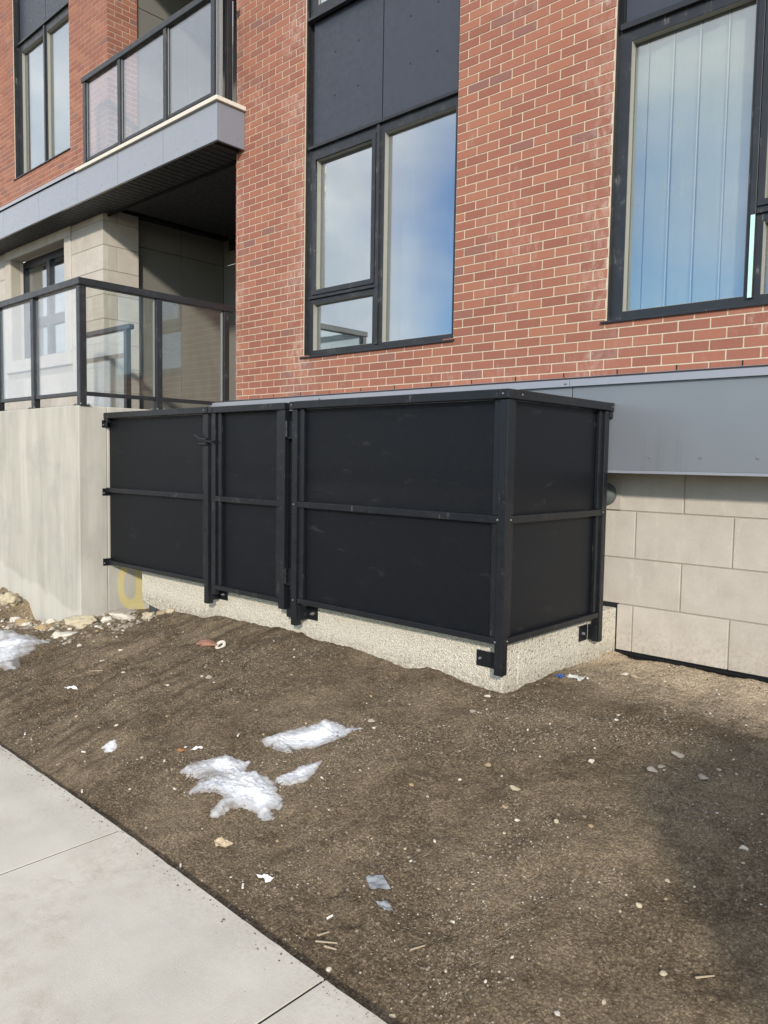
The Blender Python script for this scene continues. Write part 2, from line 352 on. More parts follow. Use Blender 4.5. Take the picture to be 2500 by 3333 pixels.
def m_fascia():
    m, nt, out = mat('stained_grey_cladding'); n = N(nt); p = n.wpos()
    c = n.ramp(n.noise(p, 1.3, 4, .55), [(.3, (.142, .154, .172)), (.7, (.162, .172, .190))])
    sx = n.new('ShaderNodeSeparateXYZ'); n.link(p, sx.inputs[0])
    # dried drips below a splash, right of the screen fence
    xm = n.ramp(n.math('ABSOLUTE', n.math('SUBTRACT', sx.outputs[0], 4.56)), [(.10, 1), (.17, 0)])
    zm = n.ramp(n.math('ADD', sx.outputs[2], n.math('MULTIPLY', n.noise(n.wpos((38, 1, 1)), 1.0, 2), .22)), [(1.55, 0), (1.66, 1), (1.95, 1), (2.05, 0)]) if False else None
    zr = n.new('ShaderNodeMapRange'); zr.inputs['From Min'].default_value = 1.97; zr.inputs['From Max'].default_value = 1.80
    n.link(n.math('ADD', sx.outputs[2], n.math('MULTIPLY', n.noise(n.wpos((30, 1, 1)), 1.0, 2), .20)), zr.inputs['Value'])
    dr = n.ramp(n.noise(n.wpos((46, 1, .5)), 1.3, 3, .7), [(.50, 0), (.60, 1)])
    f = n.math('MULTIPLY', n.math('MULTIPLY', xm, zr.outputs[0]), n.math('MULTIPLY', dr, .42))
    c = n.mix(f, c, (.12, .12, .12))
    b = n.bsdf(out, c, .40, 0, .5, n.bump(n.noise(p, 2.5, 2), .05, .01), .7); b.inputs['Coat Roughness'].default_value = .2; return m

M['brick'] = m_brick(); M['mortar'] = m_mortar(); M['stone'] = m_stone(); M['concrete'] = m_concrete()
M['terrace'] = m_plain('terrace_membrane', (.10, .10, .10), .9, 20, .2)
M['stone_joint'] = m_plain('stone_joint', (.33, .295, .245), .95, 60, .3)
M['aggregate'] = m_aggregate(); M['sidewalk'] = m_sidewalk(); M['soil'] = m_soil(); M['snow'] = m_snow()
M['mesh'] = m_mesh(); M['fascia'] = m_fascia()
M['glass'] = m_glass('window_glass', .36, (.66, .73, .74), 0, .035)
M['glass_clear'] = m_glass('blind_window_glass', .21, (.76, .80, .78), 0, .06)
M['side_glass'] = m_glass('side_railing_glass', .055, (.93, .95, .93), 0, .05)
M['rail_glass'] = m_glass('railing_glass', .15, (.93, .94, .94), 0, .04)
M['balcony_glass'] = m_glass('balcony_glass', .17, (.86, .88, .92), 0, .05)
M['bead'] = m_plain('grey_bead', (.24, .24, .23), .5, 20, .2)
M['screw'] = m_metal('dull_screw', (.16, .16, .16), .45, .0, 0)
M['ledge'] = m_plain('precast_ledge', (.62, .58, .50), .8, 120, .2)
M['panel_beige'] = m_plain('niche_panel', (.155, .148, .132), .75, 6, .12)
M['ceiling'] = m_plain('black_ceiling', (.010, .011, .013), .8, 8, .1)
M['drywall'] = m_plain('painted_drywall', (.55, .57, .53), .85, 3, .06)
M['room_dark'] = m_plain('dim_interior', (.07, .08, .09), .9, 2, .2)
M['blind'] = m_plain('pale_blind', (.60, .62, .60), .6, 1.2, .2)
M['blind_edge'] = m_plain('blind_edge_white', (.85, .87, .87), .6, 3, .05)
M['mint'] = m_plain('mint_strip', (.45, .70, .62), .5, 5, .08)
M['gasket'] = m_plain('cream_gasket', (.27, .265, .23), .6, 20, .2)
M['lamp_white'] = m_plain('white_diffuser', (.75, .75, .73), .5, 5, .05)
M['verdigris'] = m_plain('grey_green_hood', (.085, .10, .095), .6, 20, .2)
M['membrane'] = m_plain('black_membrane', (.012, .012, .013), .75, 12, .1)
M['asphalt'] = m_plain('asphalt_road', (.055, .054, .052), .9, 160, .5)
M['gravel'] = m_attr('pale_gravel', [(0, (.17, .14, .105)), (.5, (.27, .23, .18)), (.85, (.40, .355, .29)), (1, (.56, .52, .45))])
M['clod'] = m_attr('soil_clod', [(0, (.09, .07, .05)), (.6, (.16, .128, .094)), (1, (.25, .205, .155))], .95, 120, .6, .5, .1)
M['straw'] = m_attr('dry_straw', [(0, (.20, .155, .095)), (.5, (.33, .275, .185)), (1, (.46, .41, .31))], .8, 60, .2, .2)
M['rock_cream'] = m_plain('cream_rock', (.47, .40, .28), .85, 22, .55, .25, .5)
M['rock_grey'] = m_plain('grey_rock', (.36, .315, .255), .9, 24, .5, .25, .6)
M['rock_white'] = m_plain('white_rock', (.60, .55, .46), .85, 22, .5, .25, .5)
M['rock_tan'] = m_plain('tan_rock', (.36, .26, .15), .85, 25, .4, .25, .5)
M['paper'] = m_plain('white_paper', (.74, .72, .67), .8, 40, .15)
M['filter'] = m_plain('cigarette_paper', (.72, .69, .62), .8, 60, .2)
M['filter_tan'] = m_plain('cigarette_filter', (.50, .30, .13), .8, 60, .2)
M['terracotta'] = m_plain('broken_brick', (.29, .15, .105), .9, 50, .5)
M['film'] = m_plain('dirty_plastic_film', (.27, .285, .30), .22, 40, .6, .6, .3)
M['blue'] = m_plain('blue_wrapper', (.03, .09, .36), .35, 30, .2)
M['film_pale'] = m_plain('clear_wrapper', (.50, .50, .46), .3, 30, .4, .5)
M['leaf'] = m_plain('dead_leaf', (.27, .13, .05), .8, 60, .4)
M['dryleaf'] = m_plain('pale_dead_leaf', (.48, .38, .25), .8, 60, .3)
M['wood'] = m_plain('wood_splinter', (.42, .34, .235), .8, 90, .3)
M['pipe'] = m_plain('grey_pipe', (.045, .048, .055), .5, 30, .3)
M['shade_caster'] = m_plain('shade_caster_green', (.05, .10, .065), .5, 10, .15)

# ------------------------------------------------------------------ the ground
TOPX = [(-9,.24),(-3,.24),(-1.45,.23),(-1.2,.2),(-.95,.03),(-.5,.06),(-.1,.15),(.2,.19),(.6,.22),(1.0,.30),(1.7,.36),(2.5,.385),(3.5,.345),(4.1,.325),(4.8,.315),(6,.30),(12,.30)]
def lerp_tab(tab, x):
    if x <= tab[0][0]: return tab[0][1]
    for (a, u), (b, v) in zip(tab, tab[1:]):
        if x <= b:
            t = (x-a)/(b-a); t = t*t*(3-2*t); return u+(v-u)*t
    return tab[-1][1]
def base_h(x, y):
    if y < -3.28: return -.045
    t = min(1, max(0, (y+3.28)/1.9)); t = t*(1.25-.25*t)
    top = lerp_tab(TOPX, x)
    return -.045+(top+.045)*min(1, t)
PITS = [(4.488,-2.976,.045,.022),(4.682,-3.044,.04,.03),(4.585,-3.175,.05,.03),(4.52,-2.97,.03,.016),(1.95,-2.55,.10,.03),(3.30,-3.02,.12,.03),(2.9,-2.62,.13,.025)]
def edge_y(x): return -3.235-.026*(x-2.0) + .010*math.sin(x*2.3)*.6
def soil_h(x, y):
    z = base_h(x, y)
    if y < -3.45 or y > .3 or x < -8 or x > 9: return z
    fade = min(1, max(0, (y-edge_y(x))/.12))
    V = Vector
    k = max(0, min(1, (3.1-x)/1.4)) * max(0, min(1, (y+3.1)/.4)) * max(0, min(1, (-1.35-y)/.15))
    wx = x+.05*noise.noise(V((x*2, y*3, 21)))+.10*y*.12
    r1 = noise.noise(V((wx*8.5, y*1.5, 3))); r2 = noise.noise(V((wx*15, y*2.4, 9)))
    z += k*(.034*(.45-abs(r1)*1.6) + .014*r2)                                   # raked ridges
    z += fade*(.016*noise.noise(V((x*3.3, y*3.3, 30))) + .030*noise.noise(V((x*1.9, y*1.9, 0))) + .022*noise.noise(V((x*5, y*5, 1))) + .009*noise.noise(V((x*17, y*17, 2))) + .010*abs(noise.noise(V((x*36, y*36, 4)))) + .003*noise.noise(V((x*95, y*95, 5))))
    for px, py, r, d in PITS:
        q = ((x-px)**2+(y-py)**2)/(r*r)
        if q < 4: z -= d*math.exp(-q*1.2)
    if y > -.10 and x > 4.1: z -= .028*min(1, (y+.10)/.10)*(.6+.4*noise.noise(V((x*9, 1, 1))))    # settled strip under the stone
    return z
def axis(fine0, fine1, step, coarse0, coarse1):
    n = round((fine1-fine0)/step)
    return coarse0 + [fine0+(fine1-fine0)*i/n for i in range(n+1)] + coarse1
gx = axis(-3.0, 7.2, .014, [-250,-90,-35,-14,-7,-4.5,-3.5], [7.6,8.4,10,16,40,100,250])
gy = axis(-3.46, .03, .0125, [-250,-90,-35,-14,-8,-5,-3.9,-3.6], [.2,.8,2,6,20,60,250])
gv = [(x, y, soil_h(x, y)) for y in gy for x in gx]
nx = len(gx)
gf = [(j*nx+i, j*nx+i+1, (j+1)*nx+i+1, (j+1)*nx+i) for j in range(len(gy)-1) for i in range(nx-1)]
me = bpy.data.meshes.new('ground'); me.from_pydata(gv, [], gf); me.shade_smooth(); me.materials.append(M['soil'])
go = bpy.data.objects.new('ground', me); COL.objects.link(go); go['kind'] = 'structure'

# sidewalk slabs with tooled joints
sw = MB(); xs = [3.5+1.325*k for k in range(-9, 10)]
for a, b in zip(xs, xs[1:]):
    n = 24; g = .0045
    outer = []
    for i in range(n+1):
        x = a+g+(b-a-2*g)*i/n
        outer.append((x, edge_y(x)+.004*noise.noise(Vector((x*14, 0, 0)))+.002*noise.noise(Vector((x*50, 0, 0)))))
    pts = [(a+g, -5.0), (b-g, -5.0)] + outer[::-1]
    sw.prism(pts, 'z', -.12, 0.0)
so = sw.build('sidewalk', M['sidewalk'], bevel=.002); so['kind'] = 'structure'
jt = MB()
for x in xs[1:-1]: jt.box(x-.0044, x+.0044, -4.99, edge_y(x)-.012, -.11, -.0035)
jt.build('sidewalk_joint', M['membrane'])['kind'] = 'structure'
rd = MB(); rd.box(-200, 200, -16, -5.15, -.20, -.11); rd.build('road', M['asphalt'])['kind'] = 'structure'
kb = MB(); kb.box(-200, 200, -5.145, -5.005, -.22, -.004); ko = kb.build('kerb', M['sidewalk'], bevel=.01); ko['kind'] = 'structure'

# ------------------------------------------------------------------ building
bld = empty('apartment_building', (2, 0, 0))
tag(bld, 'red brick apartment building with grey cladding bands, tall windows and pale stone base', 'building')
CH = .06744; VZ = 2.2358            # course height, bed joint of row 0
def brick_rows(mb, x0, x1, z0, z1, holes, y, rowA=0.0, ylen=.2, side=None):
    """running bond in plane y; joints at multiples of .2 (even rows) or .1 offset (odd rows)"""
    k0 = math.floor((z0-VZ)/CH); k1 = math.ceil((z1-VZ)/CH); j = .0047
    for k in range(k0, k1):
        za = max(z0, VZ+k*CH+j); zb = min(z1, VZ+(k+1)*CH-j)
        if zb-za < .006: continue
        off = rowA + (0 if k % 2 == 0 else .1)
        i0 = math.floor((x0-off)/.2)-1; i1 = math.ceil((x1-off)/.2)+1
        segs = [(off+i*.2+j, off+(i+1)*.2-j) for i in range(i0, i1)]
        out = []
        for a, b in segs:
            a = max(a, x0); b = min(b, x1)
            if b-a < .012: continue
            parts = [(a, b)]
            for h in holes:
                if h[2] < (za+zb)/2 < h[3]:
                    np_ = []
                    for c, d in parts:
                        if d <= h[0] or c >= h[1]: np_.append((c, d)); continue
                        if h[0]-c > .012: np_.append((c, h[0]))
                        if d-h[1] > .012: np_.append((h[1], d))
                    parts = np_
            out += parts
        for a, b in out:
            zl, zh = za, zb
            for h in holes:     # bricks cut under a sill or over a head
                if a >= h[0]-.001 and b <= h[1]+.001:
                    if zl < h[2] < zh: zh = h[2]
                    if zl < h[3] < zh: zl = h[3]
            if zh-zl < .006: continue
            r = random.random()
            d = .0012*(random.random()-.5); t = .0008
            mb.box(a+t*random.random(), b-t*random.random(), y+d, y+.03, zl, zh, r, skip='k')
W_MID = (.93, 2.715, 2.553, 9.6); W_RT = (4.003, 5.80, 2.553, 9.6)
ZT = 9.4; XR = 8.0
b1 = MB(); brick_rows(b1, -.12, XR, VZ-.06, ZT, [W_MID, W_RT], 0.0)
# returns of the openings and of the corner (visible faces are the ones facing +X / -X)
def brick_return(mb, x, y0, y1, z0, z1, face, full=(.1,)):
    j = .0047; k0 = math.floor((z0-VZ)/CH); k1 = math.ceil((z1-VZ)/CH)
    for k in range(k0, k1):
        za = max(z0, VZ+k*CH+j); zb = min(z1, VZ+(k+1)*CH-j)
        if zb-za < .006: continue
        off = .1 if k % 2 else .0
        yy = [y0] + [y0+off+.2*i for i in range(0 if off else 1, 12) if y0+.02 < y0+off+.2*i < y1-.02] + [y1]
        for a, b in zip(yy, yy[1:]):
            mb.box(x-.03 if face > 0 else x, x if face > 0 else x+.03, a+(j if a > y0 else .031), b-(j if b < y1 else 0), za, zb, random.random())
brick_return(b1, -.12, 0, .40, VZ-.06, ZT, -1)
bo = b1.build('brick_wall', M['brick'], bld, attr=True)
m1 = MB(); m1.plate(-.114, XR, VZ-.1, ZT+.05, [(W_MID[0]+.004, W_MID[1]-.004, W_MID[2]-.004, 20), (W_RT[0]+.004, W_RT[1]-.004, W_RT[2]-.004, 20)], .0035, .11)
m1.box(-.114, -.02, .12, .40, VZ-.1, ZT)
m1.build('mortar', M['mortar'], bo)
# left brick block with the return into the balcony recess
W_LF = (-5.545, -3.765, 5.665, 12)
XL = -2.742
b2 = MB(); brick_rows(b2, -9.0, XL, 5.0, ZT, [W_LF], 0.0, rowA=XL+.0045)
brick_return(b2, XL, 0, .405, 5.0, ZT, 1)
bo2 = b2.build('brick_wall', M['brick'], bld, attr=True)
m2 = MB(); m2.plate(-9.0, XL-.0035, 4.95, ZT+.05, [(W_LF[0]+.004, W_LF[1]-.004, W_LF[2]-.004, 20)], .0035, .11)
m2.box(XL-.10, XL-.0035, .115, .402, 4.95, ZT)
m2.build('mortar', M['mortar'], bo2)

# --- windows -------------------------------------------------------------
def room(name, x0, x1, y0, y1, z0, z1, parent, wall='drywall'):
    r = MB(); t = .04
    r.box(x0-t, x0, y0, y1, z0-t, z1+t); r.box(x1, x1+t, y0, y1, z0-t, z1+t)
    r.box(x0, x1, y1, y1+t, z0-t, z1+t); r.box(x0, x1, y0, y1, z0-t, z0); r.box(x0, x1, y0, y1, z1, z1+t)
    return r.build(name, M[wall], parent)
def light(fr, gl, gk, x0, x1, z0, z1, yg):
    gl.append((x0, x1, z0, z1, yg))
def window(x0, x1, z0, z1, lights, yf, depth, yg, sill=True, jambs=True, sash=(), drops=()):
    """frame plate with one hole per light; panes, gaskets, sill and interior as sub-parts"""
    f = MB(); f.plate(x0+.012, x1-.012, z0+.012, z1, lights, yf, yf+depth)
    for a, b, c, d, w, dy in sash:                                   # raised sash rims
        f.plate(a-w, b+w, c-w, d+w, [(a, b, c, d)], yf-dy, yf-.0005)
    fo = f.build('window', M['charcoal'], bld, bevel=.003)
    if jambs:
        j = MB(); j.box(x0+.001, x0+.0115, .012, yf+depth, z0+.013, z1+3.0); j.box(x1-.0115, x1-.001, .012, yf+depth, z0+.013, z1+3.0)
        split(j, 'jamb_liner', M['charcoal'], fo)
    g = MB()
    for a, b, c, d in lights:
        MB().box(a-.004, b+.004, yg, yg+.006, c-.004, d+.004).build('pane', M['glass'], fo)
        t = .0055
        g.box(a, a+t, yf+.006, yg-.001, c, d); g.box(b-t, b, yf+.006, yg-.001, c, d)
        g.box(a+t, b-t, yf+.006, yg-.001, d-t*.6, d); g.box(a+t, b-t, yf+.006, yg-.001, c, c+t*.6)
    split(g, 'gasket', M['gasket'], fo)
    if sill:
        s = MB(); s.prism([(-.018, z0-.012), (-.018, z0+.003), (yf-.001, z0+.0115), (yf-.001, z0-.002), (.0, z0-.002)], 'x', x0-.03, x1+.012)
        s.build('sill', M['charcoal'], fo, bevel=.002)
    return fo
# middle window
YF, YG = .045, .095
mid = [(1.05, 1.765, 3.17, 4.35), (1.015, 1.785, 2.615, 3.047), (1.90, 2.66, 2.612, 4.372)]
wm = window(*W_MID[:3], 4.47, mid, YF, .08, YG, sash=[(1.05, 1.765, 3.17, 4.35, .043, .014)])
tr = MB(); tr.box(.975, 1.83, YF-.022, YF-.0005, 3.088, 3.106); tr.build('drip_rail', M['charcoal'], wm, bevel=.002)
hd = MB(); hd.box(.962, 2.70, YF-.030, YF-.0005, 4.452, 4.4785); hd.build('head_flashing', M['charcoal'], wm, bevel=.002)
mu = MB(); mu.box(1.822, 1.856, YF-.018, YF-.0005, 2.60, 4.4515); mu.build('mullion', M['charcoal'], wm, bevel=.002)
room('interior_room', .90, 3.6, .16, 3.2, 2.3, 4.95, wm)
# inner partition and reveal seen through the panes
rv = MB(); rv.box(.94, .965, .13, .55, 2.45, 4.6); rv.box(1.36, 1.50, .9, 1.0, 2.33, 4.9); split(rv, 'interior_reveal', M['drywall'], wm)
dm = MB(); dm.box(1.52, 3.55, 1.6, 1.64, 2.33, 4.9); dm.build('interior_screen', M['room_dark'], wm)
# spandrel panels above the middle window, with screw heads
def spandrel(x0, x1, z0, z1, y, screws, parent=bld, m='dark_panel'):
    p = MB(); p.box(x0, x1, y, y+.02, z0, z1); o = p.build('spandrel_panel', M[m], parent, bevel=.003)
    s = MB()
    for x, z in screws: s.cyl((x, y-.004, z), (x, y-.0005, z), .0055, .0075, 10)
    if screws: split(s, 'screw', M['black'], o)
    return o
spandrel(.985, 1.846, 4.482, 5.59, .062, [(1.266, 5.251), (1.556, 5.25), (1.266, 4.87), (1.557, 4.868)])
spandrel(1.858, 2.70, 4.482, 5.59, .062, [(2.157, 5.234), (2.444, 5.24), (2.444, 4.862), (2.158, 4.858)])
bk = MB(); bk.box(.945, 2.70, .085, .13, 4.4795, 9.3); bk.build('backing_panel', M['soffit'], bld)
# storey above: sill and lowest part of the next window
up = [(1.05, 1.765, 5.72, 6.9), (1.90, 2.66, 5.70, 7.6)]
wu = window(.944, 2.70, 5.60, 7.8, up, YF-.004, .03, YG-.035, sill=False, jambs=False)
s = MB(); s.prism([(-.004, 5.588), (-.004, 5.612), (.040, 5.628), (.040, 5.588)], 'x', .962, 2.70); s.build('sill', M['charcoal'], wu, bevel=.002)
gw = MB(); gw.box(1.04, 2.67, .078, .083, 5.65, 7.65); gw.build('interior_blind', M['drywall'], wu)
# right window
rt = [(4.098, 4.872, 2.617, 4.365), (4.965, 5.70, 3.17, 4.35), (4.965, 5.70, 2.617, 3.045)]
wr = window(*W_RT[:3], 4.47, rt, YF, .08, YG, sash=[(4.965, 5.70, 3.17, 4.35, .035, .014)])
tr = MB(); tr.box(4.93, 5.76, YF-.022, YF-.0005, 3.090, 3.112); tr.build('drip_rail', M['charcoal'], wr, bevel=.002)
hd = MB(); hd.box(4.030, 5.775, YF-.030, YF-.0005, 4.440, 4.4785); hd.build('head_flashing', M['charcoal'], wr, bevel=.002)
mu = MB(); mu.box(4.892, 4.926, YF-.018, YF-.0005, 2.60, 4.4395); mu.build('mullion', M['charcoal'], wr, bevel=.002)
for ch in list(wr.children):
    if ch.name.startswith('pane'): ch.data.materials[0] = M['glass_clear']
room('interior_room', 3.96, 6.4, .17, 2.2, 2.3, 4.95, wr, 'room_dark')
ms = MB(); ms.box(4.900, 4.924, YF-.0265, YF-.019, 2.60, 3.085); o = ms.build('mint_strip', M['mint'], wr, bevel=.002); o['label'] = 'pale mint plastic strip left on the mullion'
sc = MB(); sc.box(4.96, 5.705, YG-.010, YG-.004, 3.165, 4.355); sc.build('insect_screen', M['dark_panel'], wr)
bl = MB(); be = MB()
slx = [4.06, 4.175, 4.345, 4.515, 4.69, 4.87]
for a, b in zip(slx, slx[1:]):
    ya_ = .150+.006*random.random(); bl.quad((a+.004, ya_+.004, 2.58), (b-.001, .146, 2.58), (b-.001, .146, 4.45), (a+.004, ya_+.004, 4.45))
bo_ = bl.build('vertical_blind', M['blind'], wr); so_ = bo_.modifiers.new('thick', 'SOLIDIFY'); so_.thickness = .002
for x in slx[2:5]: be.box(x-.0035, x+.0035, .130, .134, 2.60, 4.40)
split(be, 'blind_edge', M['blind_edge'], wr)
rv = MB(); rv.box(4.035, 4.06, .13, .40, 2.45, 4.6); rv.build('interior_reveal', M['drywall'], wr)
spandrel(4.045, 4.893, 4.482, 5.59, .062, []); spandrel(4.905, 5.765, 4.482, 5.59, .062, [])
bk = MB(); bk.box(4.017, 5.786, .085, .13, 4.4795, 9.3); bk.build('backing_panel', M['soffit'], bld)
# upper left window
lf = [(-5.42, -4.70, 5.735, 7.475), (-4.585, -3.84, 5.735, 7.475)]
YF2, YG2 = .075, .12
wl = window(*W_LF[:3], 7.60, lf, YF2, .08, YG2)
mu = MB(); mu.box(-4.665, -4.625, YF2-.018, YF2-.0005, 5.69, 7.58); mu.build('mullion', M['charcoal'], wl, bevel=.002)
hd = MB(); hd.box(-5.52, -3.79, YF2-.03, YF2-.0005, 7.585, 7.612); hd.build('head_flashing', M['charcoal'], wl, bevel=.002)
room('interior_room', -5.55, -3.4, .19, 2.8, 5.5, 8.0, wl)
rv = MB(); rv.box(-5.53, -5.50, .15, .55, 5.6, 7.7); rv.build('interior_reveal', M['drywall'], wl)
spandrel(-5.50, -4.66, 7.616, 9.0, .092, []); spandrel(-4.648, -3.80, 7.616, 9.0, .092, [])
bk = MB(); bk.box(-5.53, -3.78, .115, .16, 7.615, 9.3); bk.build('backing_panel', M['soffit'], bld)
# pale corner bead on the left jamb
MB().box(-5.544, -5.534, .013, .030, 5.67, 9.3).build('jamb_bead', M['ledge'], wl)

# --- stone base, right ----------------------------------------------------
def ashlar(mb, x0, x1, rows, y0, y1, cuts=()):
    """rows: (z0, z1, [vertical joints]); cuts: rectangles kept clear"""
    j = .004
    for za, zb, js in rows:
        xx = [x0] + [x for x in js if x0+.02 < x < x1-.02] + [x1]
        for a, b in zip(xx, xx[1:]):
            lo = za+j; hi = zb-j; a2 = a+(j if a > x0 else 0); b2 = b-(j if b < x1 else 0)
            segs = [(a2, b2)]
            for c in cuts:
                if c[2] < (lo+hi)/2 < c[3]:
                    ns = []
                    for p, q in segs:
                        if q <= c[0] or p >= c[1]: ns.append((p, q)); continue
                        if c[0]-p > .02: ns.append((p, c[0]))
                        if q-c[1] > .02: ns.append((c[1], q))
                    segs = ns
            for p, q in segs: mb.box(p, q, y0, y1, lo, hi, random.random())
st = MB(); SJ = .6225
jA = [4.584+SJ*k for k in range(-8, 7)]; jB = [4.270+SJ*k for k in range(-8, 7)]
ashlar(st, -.10, XR, [(1.284, 1.598, jA), (.967, 1.284, jB), (.653, .967, jA), (.337, .653, jB)], .0, .08, cuts=[(-1, 4.161, .33, .66)])
sto = st.build('stone_wall', M['stone'], bld, bevel=.004, attr=True)
mm = MB(); mm.box(4.172, XR, .006, .09, .345, .66); mm.box(-.10, XR, .006, .09, .6605, 1.60); mm.build('mortar', M['stone_joint'], sto)
mm = MB(); mm.box(2.0, 4.1715, .004, .09, .3415, .66); mm.build('foundation_wall', M['membrane'], bld)
mb_ = MB(); mb_.box(-.10, XR, .012, .16, -.3, .3405); mb_.build('foundation_membrane', M['membrane'], bld)
mb_ = MB(); mb_.box(4.17, XR, -.012, .011, .318, .334); mb_.build('base_flashing', M['black'], bld)
# round grey-green hood beside the fence
hd = MB(); hd.box(4.00, 4.165, -.010, -.0005, 1.29, 1.50); hp = hd.build('vent_plate', M['stone'], bld, bevel=.003)
hd = MB()
for i in range(7):
    a0 = math.pi/2*i/7; a1 = math.pi/2*(i+1)/7
    hd.cyl((4.055, -.011-.07*math.sin(a0), 1.392), (4.055, -.011-.07*math.sin(a1), 1.392), .078*math.cos(a0), max(.004, .078*math.cos(a1)), 24)
hd.build('vent_hood', M['verdigris'], hp, smooth=True, weld=True)

# --- grey cladding band under the brick, right ----------------------------
BY = -.30
def flashing(mb, x0, x1, zt, zl, yb, yf):
    mb.prism([(yb, zt-.012), (yb, zt), (yf, zl+.045), (yf-.004, zl), (yf+.003, zl), (yf+.006, zl+.035)], 'x', x0, x1)
bf = MB()
bx = [-.12, 1.22, 2.58, 3.938, 5.30, 6.66, XR]
for a, b in zip(bx, bx[1:]): bf.box(a+.0035, b-.0035, BY, BY+.02, 1.558, 2.118)
t = MB(); t.box(-.118, XR, BY+.021, -.001, 1.57, 2.16); bfo = t.build('cladding_band', M['soffit'], bld)
split(bf, 'cladding_panel', M['fascia'], bfo, bevel=.002)
t = MB(); t.box(-.12, XR, BY-.004, BY+.028, 1.540, 1.5575); t.build('base_trim', M['zinc'], bfo, bevel=.002)
fl = MB()
for a, b in zip([-.12, 1.50, 3.925], [1.50, 3.925, XR]): flashing(fl, a+.0015, b-.0015, 2.20, 2.098, -.0025, BY-.02)
split(fl, 'flashing', M['zinc'], bfo, bevel=.002)
sc = MB()
for x in (4.477, 4.789, 5.103, 5.42): sc.cyl((x, BY-.006, 1.644), (x, BY-.0005, 1.644), .007, .0085, 12)
for x in (1.52, 3.90): sc.cyl((x, BY-.032, 2.118), (x, BY-.024, 2.118), .006, .008, 10)
split(sc, 'screw', M['screw'], bfo, smooth=False)
wp = MB()                                                            # open weep joints in the lowest course
for i in range(-1, 17):
    x = .1+.4*i if i % 1 == 0 else 0
    if x > .3: wp.box(x-.0048, x+.0048, .0012, .0033, 2.196, 2.231)
split(wp, 'weep_joint', M['membrane'], bo)

# --- balcony --------------------------------------------------------------
FY = -.33
bal = MB(); bx = [-9.0, -8.2, -7.18, -6.16, -5.15, -3.985, -2.90, -1.912, -.951, .022]
for a, b in zip(bx, bx[1:]): bal.box(a+.003, b-.003, FY, FY+.02, 4.705, 5.055)
t = MB(); t.prism([(-9, FY+.0225), (.0, FY+.0225), (.0, .10), (-.13, .10), (-.13, 2.0), (-2.74, 2.0), (-2.74, .10), (-9, .10)], 'z', 4.72, 5.055); balo = t.build('balcony', M['soffit'], bld)
split(bal, 'fascia_panel', M['grey_clad'], balo, bevel=.002)
t = MB(); t.box(.002, .022, FY+.0215, -.002, 4.705, 5.055); t.build('end_fascia', M['grey_clad'], balo, bevel=.002)
t = MB(); t.prism([(-9, FY-.006), (.028, FY-.006), (.028, -.003), (.001, -.003), (.001, FY+.024), (-9, FY+.024)], 'z', 4.686, 4.7035); t.build('edge_trim', M['grey_clad'], balo, bevel=.002)
t = MB(); t.prism([(-2.90, FY-.03), (.05, FY-.03), (.05, -.004), (-.125, -.004), (-.125, .10), (-2.735, .10), (-2.735, -.003), (-2.90, -.003)], 'z', 5.0565, 5.098)
t.build('ledge', M['ledge'], balo, bevel=.004)
t = MB()
for a, b in zip([-9, -5.3, -3.985], [-5.3, -3.985, -2.905]): flashing(t, a+.001, b-.001, 5.15, 5.062, -.0035, FY-.018)
split(t, 'flashing', M['zinc'], balo, bevel=.002)
sc = MB()
for a, b in zip(bx, bx[1:]):
    for u in (.28, .62, .9): sc.cyl((a+(b-a)*u, FY-.004, 4.775), (a+(b-a)*u, FY-.0005, 4.775), .005, .007, 8)
sc.cyl((.0265, -.09, 4.77), (.0225, -.09, 4.77), .006, .008, 8)
split(sc, 'screw', M['grey_clad'], balo)
# slatted soffit: boards running in Y with dark gaps
so2 = MB(); x = -8.9
while x < -.02:
    if x+.092 < -.01: so2.box(x, x+.092, FY+.026, .115 if x > -3.05 else .06, 4.684, 4.698)
    x += .104
sfo = so2.build('soffit', M['soffit'], bld, bevel=.003)
t = MB(); t.box(-8.9, -.01, FY+.026, .04, 4.700, 4.715); t.box(-3.0, -.14, .116, .135, 4.66, 5.05); split(t, 'soffit_backing', M['ceiling'], sfo)

# --- recess at terrace level ----------------------------------------------
t = MB(); t.box(-3.14, -.13, .136, 2.05, 5.04, 5.06); co = t.build('recess_ceiling', M['ceiling'], bld)
t = MB(); t.box(-3.25, -2.99, .14, 2.05, 4.766, 5.07); t.box(-3.30, -3.142, .56, 2.06, 1.9, 4.765); split(t, 'recess_gap_filler', M['ceiling'], bld)  # black filler added to close the light leak over the recess
t = MB(); t.cyl((-2.28, 1.276, 5.0395), (-2.28, 1.276, 5.026), .075, .07, 24); t.build('ceiling_light', M['lamp_white'], co)
def panel(name, boxes, m='panel_beige', bev=.003):
    p = MB()
    for b in boxes: p.box(*b)
    return p.build(name, M[m], bld, bevel=bev)
for y0, y1 in ((.565, 1.277), (1.285, 1.995)):
    for z0, z1 in ((1.95, 4.406), (4.414, 5.038)):
        panel('recess_panel', [(-3.14, -3.12, y0, y1, z0, z1)])
for x0, x1 in ((-3.118, -1.62), (-1.612, -.13)):
    for z0, z1 in ((1.95, 4.406), (4.414, 5.038)): panel('recess_panel', [(x0, x1, 2.0, 2.02, z0, z1)])
t = MB(); t.box(-2.97, -2.72, 1.985, 1.999, 4.60, 4.76); t.build('vent_grille', M['soffit'], bld)
